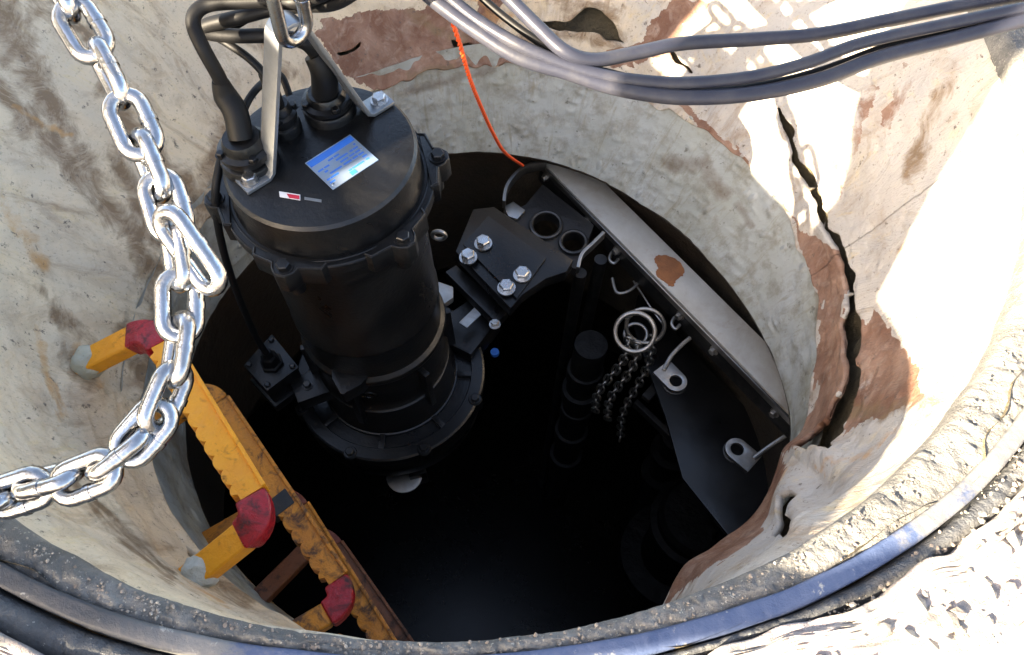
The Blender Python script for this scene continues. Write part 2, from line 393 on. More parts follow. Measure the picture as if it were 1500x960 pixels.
# liner -------------------------------------------------------------
shaft = empty('manhole_shaft', (0,0,0), label='round cream and brown stained manhole shaft wall with peeling cracked lining', cat='shaft wall')
NV = 260
v = np.linspace(0, 1, NV)
kk = np.tile(v, (NT_, 1))
rag = vnoise(NT_, 2, 150, 1, 5)[:,0]*.006+vnoise(NT_, 2, 46, 1, 6)[:,0]*.007
Zg = -.014*(1-kk)+(Z1+rag-.004)[:,None]*kk
Rg = R0[:,None]*(1-kk)+R1[:,None]*kk
Rg = Rg + vnoise(NT_, NV, 22, 5, 11)*.004 + vnoise(NT_, NV, 70, 14, 12)*.0016 + vnoise(NT_, NV, 200, 40, 13)*.0007
Xg = O[0]+Rg*np.cos(TH)[:,None]; Yg = O[1]+Rg*np.sin(TH)[:,None]
px, py = to_px(Xg, Yg, Zg)
jx = vnoise(NT_, NV, 260, 60, 21)*5+vnoise(NT_, NV, 90, 20, 22)*6; jy = vnoise(NT_, NV, 260, 60, 23)*5+vnoise(NT_, NV, 90, 20, 24)*6
wx, wy = px+jx*.55, py+jy*.55
hx_ = px+vnoise(NT_, NV, 130, 30, 27)*3.2; hy_ = py+vnoise(NT_, NV, 130, 30, 28)*3.2
CRACK = [(1143,158),(1160,190),(1172,235),(1195,270),(1203,312),(1222,345),(1238,372),(1246,400),(1252,440),(1252,470),(1255,520),(1250,570),(1236,620),(1205,665)]
CW = [5,8,10,8,8,8,10,12,16,19,16,17,17,14]
hole = np.zeros(px.shape, bool)
for (a, b), (c, d), w0 in zip(CRACK[:-1], CRACK[1:], CW):
    hole |= segdist(hx_, hy_, [(a, b), (c, d)]) < w0*.72
for poly in ([(835,30),(858,12),(885,16),(900,40),(918,62),(900,58),(860,50),(800,42),(790,30),(815,28)],
             [(1160,744),(1186,738),(1166,772),(1158,792),(1128,790),(1142,770),(1150,755)],
             [(262,792),(272,800),(296,824),(285,826)],
             [(495,76),(520,66),(536,58),(528,70),(505,80)],
             [(1238,784),(1290,742),(1330,712),(1372,670),(1384,664),(1340,716),(1290,760)],
             [(1186,668),(1196,640),(1250,560),(1250,610),(1232,672),(1216,668)],
             [(660,58),(700,70),(752,76),(740,84),(700,80),(665,68)]):
    hole |= inpoly(hx_, hy_, poly)
hole |= segdist(hx_, hy_, [(980,72),(992,92),(1012,106)]) < 4.5
BROWN = [[(462,52),(470,30),(560,22),(640,8),(700,40),(770,78),(880,100),(990,140),(1080,215),(1150,310),(1190,345),(1225,365),(1245,410),(1240,470),(1252,540),(1230,620),(1190,680),(1150,740),(1100,790),(1000,860),(960,900),(950,800),(1195,600),(1205,440),(1150,300),(1000,160),(880,105),(720,92),(620,128),(560,140),(520,115),(490,90)],
         [(1285,455),(1345,540),(1358,585),(1270,620),(1240,650),(1250,560)], [(1235,500),(1270,470),(1290,500),(1262,560)],
         [(980,0),(1040,0),(1010,30),(985,90),(900,95),(880,80),(940,60)],
         [(1235,150),(1290,120),(1250,240),(1225,290),(1215,250)], [(1330,90),(1350,100),(1310,190),(1290,180)],
         [(700,-10),(740,-10),(720,60),(700,50)]]
brown = np.zeros(px.shape)
for i_, p_ in enumerate(BROWN): brown = np.maximum(brown, inpoly(wx, wy, p_)*(.9, .52, .5, .7, .42, .40, .6)[i_])
brown[inpoly(wx, wy, [(1165,680),(1230,670),(1240,780),(1120,830),(1180,742)])] *= .3
DARK = [([(232,420),(222,560)], 16), ([(50,110),(0,0)], 22), ([(170,230),(235,350)], 13), ([(335,190),(305,260),(300,340)], 15), ([(90,690),(250,850)], 6), ([(380,60),(420,110)], 10), ([(600,20),(680,60)], 8), ([(60,430),(150,520)], 9), ([(180,480),(260,680)], 9), ([(1390,120),(1330,260)], 9),
        ([(0,40),(60,120),(120,230),(150,290)], 14), ([(40,170),(120,260),(200,350),(240,440)], 16), ([(210,600),(235,650),(262,720),(300,790),(360,860)], 15),
        ([(150,130),(250,250),(300,310)], 12), ([(270,280),(300,330),(310,370)], 26), ([(105,520),(130,560)], 14), ([(215,520),(240,610)], 14), ([(290,840),(330,860),(360,880)], 10),
        ([(800,0),(900,20)], 8), ([(600,110),(740,95)], 5), ([(1250,610),(1370,590)], 10), ([(760,60),(830,50),(900,66)], 8), ([(10,90),(40,30),(90,0)], 9), ([(840,30),(900,60)], 14), ([(50,0),(130,60),(175,130)], 10), ([(0,130),(40,190)], 14)]
dark = np.zeros(px.shape)
for ln, wd in DARK: dark = np.maximum(dark, .88*np.exp(-(segdist(wx, wy, ln)/wd/1.7)**2))
rust = np.zeros(px.shape)
for ln, wd in (([(1160,735),(1172,718)], 10), ([(1260,770),(1330,700),(1370,655),(1450,560)], 9), ([(1215,700),(1300,640),(1372,610)], 9), ([(0,300),(60,380)], 25), ([(150,560),(110,510)], 15), ([(250,835),(330,885)], 10),
               ([(700,-5),(720,30),(750,30)], 14), ([(20,160),(100,200)], 10), ([(50,480),(90,620)], 12)):
    rust = np.maximum(rust, .6*np.exp(-(segdist(wx, wy, ln)/wd)**2))
# edges of the peeled lining curl inwards slightly beside the gaps
Rg2 = Rg-.010*np.exp(-(segdist(wx, wy, CRACK)/26)**2)*(~hole)
peel = np.exp(-(segdist(px, py, [(1165,745),(1180,680),(1215,672)])/30)**2); Rg2 -= .03*peel
low = np.clip((kk-.9)/.1, 0, 1)
Rg2 -= low**2*.004
Xg = O[0]+Rg2*np.cos(TH)[:,None]; Yg = O[1]+Rg2*np.sin(TH)[:,None]
flow = np.stack([np.tile(TH[:,None]*.8, (1, NV)), -Zg*1.15, np.zeros_like(Zg)], -1)
keep = ~(hole[:, :-1] & hole[:, 1:])
bounce_grey = np.clip((px-720+jx*6)/350, 0, 1)
liner_me = grid_mesh('lining', Xg, Yg, Zg, 'liner', {'grey': bounce_grey, 'brown': brown, 'dark': dark, 'rust': rust}, keep, flow)
def smooth_boundary(me, it=6):
    bm = bmesh.new(); bm.from_mesh(me)
    loose = [v for v in bm.verts if not v.link_faces]; bmesh.ops.delete(bm, geom=loose, context='VERTS')
    B = {v: [e.other_vert(v) for e in v.link_edges if e.is_boundary] for v in bm.verts if v.is_boundary}
    for _ in range(it):
        new = {v: v.co*.4+(sum((n.co for n in nb), Vector())/len(nb))*.6 for v, nb in B.items() if len(nb) == 2}
        for v, c in new.items(): v.co = c
    for _ in range(2):
        ring = {w for v in B for e in v.link_edges for w in (e.other_vert(v),) if w not in B}
        new = {v: (v.co+sum((e.other_vert(v).co for e in v.link_edges), Vector())/len(v.link_edges))/2 for v in ring}
        for v, c in new.items(): v.co = c
    bm.to_mesh(me); bm.free()
smooth_boundary(liner_me)
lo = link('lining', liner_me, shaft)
sm = lo.modifiers.new('thickness', 'SOLIDIFY'); sm.thickness = .012; sm.offset = -1
# backing behind the lining
NB = 50; vb = np.tile(np.linspace(0, 1, NB), (720, 1)); h_ = slice(None, None, 2)
Rb = R0[h_,None]*(1-vb)+R1[h_,None]*vb+.035+vnoise(720, NB, 120, 16, 31)*.006+vnoise(720, NB, 40, 5, 32)*.006
Zb = (Z1[h_,None]-.03)*vb+.0
bme = grid_mesh('backing', O[0]+Rb*np.cos(TH[h_])[:,None], O[1]+Rb*np.sin(TH[h_])[:,None], Zb, 'backing')
link('backing', bme, shaft)
# neck ring ----------------------------------------------------------
NN = 120; vn = np.tile(np.linspace(0, 1, NN), (NT_, 1))
ztop = Z1+.03
Rn = (R1+.024)[:,None]*(1-vn)+R2[:,None]*vn+vnoise(NT_, NN, 60, 6, 41)*.0015+vnoise(NT_, NN, 200, 20, 42)*.0006
Zn = ztop[:,None]*(1-vn)+(-.7)*vn
bg_ = np.random.default_rng(9)                      # lumps of render on the neck
for _ in range(300):
    t0, v0 = bg_.uniform(0, NT_), bg_.uniform(.12, .95); a_ = bg_.uniform(2.2, 7); b_ = bg_.uniform(2.0, 5.0); hgt = bg_.uniform(.0008, .0034); sl = bg_.uniform(-.5, .9)
    i0 = int(t0); ii = np.arange(i0-18, i0+19) % NT_; dj = np.arange(NN)-v0*NN; dt = (np.arange(-18, 19))[:,None]+(i0-t0)
    Rn[ii] -= hgt*np.exp(-((dt-sl*dj[None])/a_)**2-(dj[None]/b_)**2)
Xn = O[0]+Rn*np.cos(TH)[:,None]; Yn = O[1]+Rn*np.sin(TH)[:,None]
nx, ny = to_px(Xn, Yn, Zn)
nd = np.zeros(nx.shape)
for ln, wd in (([(985,240),(1030,240),(1060,285)], 20), ([(1080,300),(1100,330)], 10), ([(600,135),(720,100)], 12), ([(1200,500),(1198,420)], 8), ([(250,620),(330,800),(420,890)], 20)): nd = np.maximum(nd, .75*np.exp(-(segdist(nx, ny, ln)/wd)**2))
neck_me = grid_mesh('neck_ring', Xn, Yn, Zn, 'neck', {'dark': nd}, None, np.stack([np.tile(TH[:,None]*.7, (1, NN)), -Zn, 0*Zn], -1))
link('neck_ring', neck_me, shaft)
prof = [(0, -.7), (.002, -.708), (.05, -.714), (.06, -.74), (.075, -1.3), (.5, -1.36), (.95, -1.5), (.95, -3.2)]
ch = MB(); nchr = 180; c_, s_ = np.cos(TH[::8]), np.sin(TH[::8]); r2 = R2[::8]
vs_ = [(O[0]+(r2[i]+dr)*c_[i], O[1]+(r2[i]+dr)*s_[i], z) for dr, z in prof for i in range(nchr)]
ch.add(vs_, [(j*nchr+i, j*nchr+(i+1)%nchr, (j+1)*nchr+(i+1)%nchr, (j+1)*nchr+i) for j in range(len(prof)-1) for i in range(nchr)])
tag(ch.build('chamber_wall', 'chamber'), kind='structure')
wt = MB(); wt.add([(O[0]+1.6*math.cos(a), O[1]+1.6*math.sin(a), -3.1) for a in np.linspace(0, 2*math.pi, 48, False)], [tuple(range(48))])
tag(wt.build('water', 'water'), kind='structure')
# ------------------------------------------------------------------ rim collar and ground
def thi(deg, val):
    d = np.array(deg, float); v = np.array(val, float); t = np.degrees(TH)
    return np.interp(t, np.r_[d-360, d, d+360], np.tile(v, 3))[:,None]
D1 = thi([200,240,250,262,275,283,289,295,300,306,313,323,340], [.045,.033,.026,.016,.014,.017,.021,.027,.032,.037,.044,.049,.053])
D3 = thi([200,244,250,270,288,294,302,308,316,330], [.09,.086,.079,.058,.054,.060,.078,.085,.098,.104])
def ringpart(name, mat, prof, seed, amp, parent=None, n=NT_, cut=None):
    A = TH
    m_ = len(prof); pr = np.array(prof)
    k_ = pr[:,0][None]                       # 0..1 mortar, 1..2 strip, 2..3 tar
    rr = R0[:,None]+np.where(k_ < 1, k_*D1, np.where(k_ < 2, D1+(k_-1)*.022, D1+.022+(k_-2)*(D3-D1-.022))); zz = np.tile(pr[:,1], (n, 1)).astype(float)
    nz = vnoise(n, m_, 600, 3, seed)*amp*.6+vnoise(n, m_, 150, 2, seed+1)*amp*1.0+vnoise(n, m_, 1440, 8, seed+5)*amp*.5
    zz = zz+nz; rr = rr+vnoise(n, m_, 130, 3, seed+2)*amp*.6
    dust_tone = np.tile(thi([200,246,254,262,294,306,316,340], [1.5,1.5,1.1,.1,.0,.35,.9,1.3]), (1, m_))  # low keeps shade blue, middle pale with dust and sun, high mortar-covered
    me = grid_mesh(name, O[0]+rr*np.cos(A)[:,None], O[1]+rr*np.sin(A)[:,None], zz, mat, {'dust_tone': dust_tone})
    return link(name, me, parent)
collar = empty('collar', (0,0,0), label='mortar and tar bedded frame ring round the top of the manhole', cat='manhole frame')
d_ = np.linspace(0, 1, 26)
ringpart('mortar_bed', 'mortar', [(-.22, -.05), (-.20, -.03), (-.14, -.014)]+[(x*1.08, -.008+.004*math.sin(x*3)) for x in d_]+[(1.1, -.03)], 51, .0019, collar)
ringpart('smooth_strip', 'strip', [(1.0, -.03), (1.001, -.003), (1.06, .0005), (1.2, .001), (1.5, .0006), (1.8, .000), (1.95, -.002), (1.985, -.008), (1.999, -.03)], 61, .0006, collar)
ringpart('tar_ring', 'tar', [(2.0, -.03), (2.06, -.020), (2.14, -.011), (2.25, -.006), (2.4, -.003), (2.55, -.002), (2.7, -.003), (2.85, -.006), (3.0, -.012), (3.15, -.02)], 71, .0016, collar)
# ground: one sheet to the horizon with a ragged edge round the frame
gr = np.r_[.0, .001, .003, np.geomspace(.010, 1.1, 120), np.geomspace(1.35, 400, 30)]
GZ = vnoise(NT_, len(gr), 420, 70, 81)*.0016+vnoise(NT_, len(gr), 150, 14, 82)*.0020+vnoise(NT_, len(gr), 50, 9, 84)*.0022
GZ *= np.where(gr < 1.3, 1, .3); GZ = GZ+.006; GZ[:, 0] = -.03
GR = R0[:,None]+D3+gr+np.where(gr < .2, vnoise(NT_, len(gr), 160, 2, 83)[:, :1]*.003, 0)
tag(link('ground', grid_mesh('ground', O[0]+GR*np.cos(TH)[:,None], O[1]+GR*np.sin(TH)[:,None], GZ, 'ground')), kind='structure')
#@@PART2
# ------------------------------------------------------------------ the submersible pump
T0 = P(468, 222, .95); B0 = P(571, 546, 1.63); ax = (T0-B0).normalized()
xa = Vector((1,0,0)); xa = (xa-xa.dot(ax)*ax).normalized(); ya = ax.cross(xa)
LT = .93                                                # overall height
base = T0-ax*LT
pump = empty('submersible_pump', label='black submersible pump hanging upright in the open manhole with blue printed nameplate on its cover', cat='pump')
pump.matrix_world = Matrix(((xa.x, ya.x, ax.x, base.x), (xa.y, ya.y, ax.y, base.y), (xa.z, ya.z, ax.z, base.z), (0,0,0,1)))
PW = pump.matrix_world.copy(); PI = PW.inverted()
def L(x, y, h=0.):
    """local point on the pump where photo pixel (x, y) meets the plane h below its cover"""
    o = Vector((0,0,H)); d = P(x, y, 1.)-o; pt = T0-ax*h
    t = (pt-o).dot(ax)/d.dot(ax); return PI@(o+d*t)
def LA(x, y, h): p = L(x, y, h); return math.atan2(p.y, p.x), math.hypot(p.x, p.y)
Zl = lambda h: LT-h
RC = .1425
m = MB(); m.lathe([(0.0001, Zl(.0)), (.128, Zl(0)), (.138, Zl(.0015)), (.1425, Zl(.006)), (.1435, Zl(.012)), (.1435, Zl(.05)), (.146, Zl(.056)), (.146, Zl(.064)), (.12, Zl(.065))], 96)
m.build('cover', 'pump', pump, sharp=30)
# upper clamping flange with bolt lugs
lugs = [(320,292), (420,387), (589,350), (637,233)]
uf = MB()
prof_ = [(.13, Zl(.064)), (.159, Zl(.0645)), (.162, Zl(.067)), (.162, Zl(.084)), (.158, Zl(.088)), (.136, Zl(.090))]
uf.lathe(prof_, 96, closed=True); uf.build('upper_flange', 'pump', pump, sharp=30)
for rr_, hh_ in ((.1605, .0655), (.1515, .0642)):
    MB().tube([Vector((rr_*math.cos(t), rr_*math.sin(t), Zl(hh_))) for t in np.linspace(0, 2*math.pi, 96, False)], .0016, 6, closed=True).build('flange_bead', 'pump', pump)
LB = []
for x, y in lugs:
    a, r = LA(x, y, .062); LB.append((a, r))
LB.append((LB[3][0]+((LB[0][0]-LB[3][0]) % (2*math.pi))/2, .178))
for a, r in LB:
    r = min(max(r, .168), .182)
    mt = Matrix.Rotation(a, 4, 'Z')
    poly = [(.15, -.058), (.161, -.054), (r+.000, -.021), (r+.010, -.017), (r+.019, -.007), (r+.019, .007), (r+.010, .017), (r+.000, .021), (.161, .054), (.15, .058)]
    MB().prism(poly, Zl(.096), Zl(.0595), mt).build('bolt_lug', 'pump', pump, bevel=.0012)
    MB().tube([mt@Vector((x_*.985, y_*.96, Zl(.0592))) for x_, y_ in poly], .0019, 8).build('lug_rim', 'pump', pump)
    MB().hexbolt(mt@Vector((r+.002, 0, Zl(.0595))), .0105, .011, washer=1.35, rot=random.random()).build('flange_bolt', 'pump', pump)
    MB().lathe([(.010, 0), (.013, .002), (.013, .03), (.009, .034)], 20).build('lug_boss', 'pump', pump, loc=mt@Vector((r-.008, 0, Zl(.128))))
# motor housing
m = MB(); m.lathe([(.12, Zl(.088)), (.1375, Zl(.090)), (.1375, Zl(.11)), (.1345, Zl(.125)), (.134, Zl(.36)), (.1365, Zl(.365)), (.1365, Zl(.376)), (.134, Zl(.381)), (.132, Zl(.455)), (.139, Zl(.462)), (.1405, Zl(.470)), (.137, Zl(.480)), (.128, Zl(.490)), (.126, Zl(.56)), (.13, Zl(.58)), (.135, Zl(.588)), (.12, Zl(.60))], 96)
m.build('motor_housing', 'pump', pump, sharp=28)
# bearing bracket ribs and windows between motor and volute
for k in range(6):
    a = LA(520, 560, .5)[0]+k*math.pi/3
    mt = Matrix.Rotation(a, 4, 'Z')
    MB().prism([(.12, -.006), (.15, -.006), (.15, .006), (.12, .006)], Zl(.625), Zl(.50), mt).build('bracket_rib', 'pump', pump, bevel=.002)
a, r = LA(516, 536, .45); mt = Matrix.Rotation(a, 4, 'Z')@Matrix.Translation((0, 0, 0))
MB().prism([(.125, -.036), (.146, -.028), (.172, -.003), (.172, .003), (.146, .028), (.125, .036)], Zl(.485), Zl(.450), mt).build('cast_tab', 'pump', pump, bevel=.003)
# raised round cast mark under the tab
m = MB(); 
for k in range(3):
    a0 = a+.05+(k-1)*.12
    pts = [Vector(((.1275)*math.cos(a0+.10*math.cos(t)), (.1275)*math.sin(a0+.10*math.cos(t)), Zl(.535)+.011*math.sin(t))) for t in np.linspace(0, 2*math.pi, 24, False)]
    m.tube(pts, .0016, 6, closed=True)
m.build('cast_mark', 'pump', pump)
# lower flange: ring with recessed pockets, ribs and bolts
hf = .68; RF = .203
def sector(r0, r1, a0, a1, n=18): return [(r1*math.cos(t), r1*math.sin(t)) for t in np.linspace(a0, a1, n)]+[(r0*math.cos(t), r0*math.sin(t)) for t in np.linspace(a1, a0, n)]
MB().lathe([(.11, Zl(hf+.012)), (.190, Zl(hf+.012)), (.195, Zl(hf+.03)), (.120, Zl(hf+.032))], 96, closed=True).build('lower_flange_web', 'pump', pump)
MB().lathe([(.176, Zl(hf)), (.199, Zl(hf)), (RF, Zl(hf+.003)), (RF, Zl(hf+.026)), (.198, Zl(hf+.03)), (.174, Zl(hf+.03)), (.174, Zl(hf+.003))], 96, closed=True).build('lower_flange', 'pump', pump, sharp=30)
MB().lathe([(.120, Zl(.59)), (.134, Zl(.600)), (.137, Zl(hf-.02)), (.142, Zl(hf+.001)), (.145, Zl(hf+.002)), (.145, Zl(hf+.014)), (.118, Zl(hf+.014))], 96, closed=True).build('volute_collar', 'pump', pump, sharp=30)
a0 = LA(650, 545, hf)[0]
for k in range(8):
    t = a0-k*math.pi/4-.02
    mt = Matrix.Rotation(t, 4, 'Z')
    MB().prism([(.143, -.006), (.178, -.006), (.178, .006), (.143, .006)], Zl(hf+.013), Zl(hf+.001), mt).build('flange_rib', 'pump', pump, bevel=.0015)
for k in range(8):
    t = LA(680, 580, hf)[0]-k*math.pi/4
    mt = Matrix.Rotation(t, 4, 'Z')
    MB().lathe([(.0135, 0), (.0150, .002), (.0150, .032), (.0125, .035)], 24).build('bolt_boss', 'pump', pump, loc=mt@Vector((.196, 0, Zl(hf+.033))))
    MB().hexbolt(mt@Vector((.196, 0, Zl(hf-.001))), .0092, .010, rot=t).build('flange_bolt', 'pump', pump)
# volute below
m = MB(); n = 96; prof_v = [(.90, .705), (1.0, .725), (1.03, .76), (1.0, .80), (.86, .84), (.5, .86)]
for j, (k, h) in enumerate(prof_v):
    for i in range(n):
        t = 2*math.pi*i/n; sp = .195*k*(1+.10*((t-a0) % (2*math.pi))/(2*math.pi)*0+.05*math.cos(t-a0-2.3)); m.v.append((sp*math.cos(t), sp*math.sin(t), Zl(h)))
for j in range(len(prof_v)-1):
    for i in range(n): m.f.append((j*n+i, (j+1)*n+i, (j+1)*n+(i+1)%n, j*n+(i+1)%n))
m.f.append(tuple(range(n))); m.f.append(tuple(range(5*n, 6*n))[::-1]); m.build('volute', 'pump', pump)
c = L(592, 696, .89)
m = MB(); m.lathe([(.026, 0), (.040, .002), (.041, .008), (.030, .012)], 40); o = m.build('inlet_foot', 'steel', pump, loc=Vector((c.x, c.y, Zl(.90))))
for k in range(3):
    t = a0+.8+k*2.1; MB().box((0,0,0), (.03, .04, .06), Matrix.Rotation(t, 3, 'Z')).build('foot', 'pump', pump, loc=(.15*math.cos(t), .15*math.sin(t), .03), bevel=.004)
# cable glands on the cover
def gland(x, y, r, hh, nb=2, tilt=(0, 0)):
    c = L(x, y, 0); m = MB()
    m.lathe([(r*1.42, -.004), (r*1.42, .012), (r*1.36, .016), (r*1.18, .018), (r*1.18, hh*.45), (r*1.34, hh*.5), (r*1.34, hh*.66), (r*1.05, hh*.72), (r*1.05, hh*.80), (r*.9, hh)], 48)
    g = m.build('cable_gland', 'pump', pump, loc=(c.x, c.y, Zl(0)), sharp=30)
    for k in range(nb):
        t = .6+k*2*math.pi/nb; MB().hexbolt(Vector((r*1.2*math.cos(t), r*1.2*math.sin(t), hh*.66)), .006, .007, rot=k).build('gland_screw', 'pump', g)
    return c
g1 = gland(368, 238, .029, .052, 4); g2 = gland(484, 163, .028, .040, 4); g3 = gland(418, 190, .018, .052, 3)
# lifting handle: one bent strap with bolted feet
f1 = L(369, 269, 0); f2 = L(557, 153, 0); f1i = L(402, 248, 0); f2i = L(540, 168, 0)
span = (f2-f1); span.z = 0; u = span.normalized(); wdir = Vector((-u.y, u.x, 0)); mid = (f1+f2)/2
TOPZ = (PI@P(432, 44, .735)); hz = TOPZ.z-LT
apex = mid+Vector((0,0,0)); apex = Vector((TOPZ.x, TOPZ.y, 0))
off = (apex-mid).dot(u)
def hp(s, z): return Vector((mid.x+u.x*s, mid.y+u.y*s, LT+z))
sl_ = span.length/2
path = [hp(-sl_-.016, .004), hp(-sl_+.022, .004), hp(-sl_+.030, .010), hp(off-.026, hz-.03)]
path += [hp(off+.022*math.sin(t), hz-.022+.022*math.cos(t)) for t in np.linspace(-1.25, 1.25, 12)]
path += [hp(off+.026, hz-.03), hp(sl_-.030, .010), hp(sl_-.022, .004), hp(sl_+.016, .004)]
m = MB()
tt = .0062; ww = .034
nrm_ = []
for i in range(len(path)):
    a_ = path[max(0, i-1)]; b_ = path[min(len(path)-1, i+1)]; t_ = (b_-a_).normalized(); nrm_.append(wdir.cross(t_).normalized())
vs_ = []
for p_, n_ in zip(path, nrm_):
    for a_, b_ in ((.5,.5),(-.5,.5),(-.5,-.5),(.5,-.5)): vs_.append(p_+wdir*ww*a_+n_*tt*b_)
fs_ = [(i*4+k, i*4+(k+1)%4, i*4+4+(k+1)%4, i*4+4+k) for i in range(len(path)-1) for k in range(4)]+[(0,1,2,3), tuple(len(vs_)-4+k for k in (3,2,1,0))]
m.add(vs_, fs_); hd = m.build('lifting_handle', 'galv', pump, bevel=.0015)
for f_ in (f1, f2): MB().hexbolt(Vector((f_.x, f_.y, LT+.007)), .0105, .011, washer=1.3, rot=.5).build('handle_bolt', 'bolt', hd)
# nameplate with blue print, sticker
c4 = [L(447,240), L(513,198), L(552,234), L(488,279)]
o4 = c4[0]; ux = (c4[1]-c4[0]); uy = (c4[3]-c4[0])
def plate_quad(a, b, c, d, z0, z1):   # rectangle in plate coordinates
    q_ = [o4+ux*s_+uy*t_ for s_, t_ in ((a,c),(b,c),(b,d),(a,d))]
    return MB().prism([(p.x, p.y) for p in q_], LT+z0, LT+z1)
np_ = plate_quad(0, 1, 0, 1, .0002, .0014).build('nameplate', 'plate', pump)
plate_quad(.02, .98, .03, .20, .0014, .0017).build('blue_heading', 'blue', np_)
random.seed(5)
for r_ in range(6):
    y0 = .27+r_*.105; x_ = .05
    while x_ < .9:
        w_ = random.choice((.08, .13, .2, .3)); w_ = min(w_, .94-x_)
        if random.random() < .68: plate_quad(x_, x_+w_*.85, y0, y0+.045, .0014, .0016).build('printed_line', 'blue', np_)
        x_ += w_
plate_quad(.44, .56, .86, .97, .0014, .0017).build('blue_mark', 'blue', np_)
for s_, t_ in ((.07,.88),(.93,.5)):
    p_ = o4+ux*s_+uy*t_; MB().lathe([(.0022,0),(.002,.001),(.001,.0014)], 12).build('rivet', 'bolt', np_, loc=(p_.x, p_.y, LT+.0014))
def strip_quad(pts, z1, mat, name, par): return MB().prism([(p.x, p.y) for p in [L(*p_) for p_ in pts]], LT+.0002, LT+z1).build(name, mat, par)
sk = strip_quad([(409,281),(440,286),(440,294),(410,289)], .0009, 'white', 'sticker', pump)
strip_quad([(420,284.5),(439,287.5),(439,293),(424,291)], .0012, 'redprint', 'red_field', sk)
strip_quad([(446,289),(471,293),(471,297),(446,293)], .0006, 'steel', 'small_engraving', pump)
# leak sensor junction box beside the lower motor
hb = .56
jc = [L(357,535,hb), L(398,490,hb), L(437,538,hb), L(391,572,hb)]
ctr = sum(jc, Vector())/4; jr = (jc[1]-jc[0])
cc = [(p.x, p.y) for p in jc]
grow = lambda k: [((x-ctr.x)*k+ctr.x, (y-ctr.y)*k+ctr.y) for x, y in cc]
jb = MB().prism(grow(.97), Zl(hb+.06), Zl(hb+.008)).build('junction_box', 'pump', pump, bevel=.003)
MB().prism(grow(1.02), Zl(hb+.007), Zl(hb), None).build('box_lid', 'pump', jb, bevel=.002)
MB().prism(grow(1.12), Zl(hb+.085), Zl(hb+.061), None).build('box_flange', 'pump', jb, bevel=.004)
for p_ in jc:
    p_ = ctr+(p_-ctr)*.8; MB().lathe([(.006,0),(.006,.003),(.004,.005)], 14).build('lid_screw', 'pump', jb, loc=(p_.x, p_.y, Zl(hb)))
cpl = L(399, 533, hb)
MB().lathe([(.024,0),(.024,.008),(.019,.010),(.017,.030),(.012,.034),(.010,.048)], 6).build('plug_nut', 'rubber', jb, loc=(cpl.x, cpl.y, Zl(hb)), bevel=.0015)
bx = L(448, 560, hb+.02); ba, br_ = LA(448, 560, hb+.02)
mt = Matrix.Rotation(ba, 4, 'Z'); MB().prism([(.11,-.035), (br_+.03,-.028), (br_+.03,.028), (.11,.035)], Zl(hb+.07), Zl(hb+.035), mt).build('box_bracket', 'pump', pump, bevel=.003)
MB().hexbolt(Vector((bx.x, bx.y, Zl(hb+.035))), .008, .010).build('bracket_bolt', 'darksteel', pump)
# side eye on the motor
p_ = L(643, 345, .33); MB().tube([p_+Vector((.012*math.cos(t), 0, .012*math.sin(t))) for t in np.linspace(0, 6.283, 16, False)], .004, 8, closed=True).build('side_eye', 'steel', pump)
# discharge neck and guide claw on the right of the pump
def W(x, y, s): return PI@P(x, y, s)
claw = MB()
sC = 1.50
def wp(x, y, s): return P(x, y, s)
def solid(pts, th, dirv, name, mat, parent, bevel=.003, inv=None, label=None):
    """solid from a 3D polygon, thickened along dirv"""
    pts = [Vector(p) for p in pts]; dv = Vector(dirv).normalized()*th; n = len(pts)
    tri = tessellate_polygon([pts]); vs = pts+[p+dv for p in pts]
    fs = [tuple(t) for t in tri]+[tuple(i+n for i in t[::-1]) for t in tri]+[(i, (i+1)%n, (i+1)%n+n, i+n) for i in range(n)]
    if inv: vs = [inv@v for v in vs]
    return MB().add(vs, fs).build(name, mat, parent, bevel=bevel, label=label)
top = [(667,368),(693,306),(724,303),(840,381),(830,398),(800,408),(765,432),(748,452)]
claw = solid([wp(x, y, sC+(.02 if y < 330 else 0)) for x, y in top], .035, (0,0,-1), 'guide_claw', 'pump', pump, inv=PI, bevel=.004)
solid([wp(x, y, sC-.002) for x, y in [(678,360),(715,318),(800,380),(757,440)]], .006, (0,0,1), 'raised_pad', 'pump', claw, inv=PI, bevel=.002)
for x, y in ((708,358),(686,378),(765,404),(742,423)):
    b_ = wp(x, y, sC-.01); MB().hexbolt(PI@b_, .0155, .018, washer=1.25, rot=random.random()).build('claw_bolt', 'bolt', claw)
solid([wp(x, y, 1.56) for x, y in [(652,398),(668,388),(745,455),(728,474)]], .03, (0,0,-1), 'lower_jaw', 'pump', claw, inv=PI)
solid([wp(x, y, 1.60) for x, y in [(640,470),(700,430),(735,462),(690,520),(650,500)]], .07, (0,0,-1), 'discharge_neck', 'pump', pump, inv=PI, bevel=.006)
solid([wp(x, y, 1.555) for x, y in [(672,474),(695,452),(705,462),(684,482)]], .004, (0,0,1), 'worn_facet', 'steel', claw, inv=PI, bevel=.001)
solid([wp(x, y, 1.50) for x, y in [(641,412),(664,420),(664,436),(644,450)]], .02, (0,0,-1), 'machined_lug', 'steel', pump, inv=PI, bevel=.003)
MB().hexbolt(PI@wp(725, 476, 1.56), .009, .012, rot=.2).build('jaw_bolt', 'bolt', claw)
MB().lathe([(.009,0),(.011,.004),(.010,.012)], 14).build('bolt_end_glint', 'blue', claw, loc=PI@wp(725, 519, 1.75))  # blue colour paints the sky glint on a bolt end
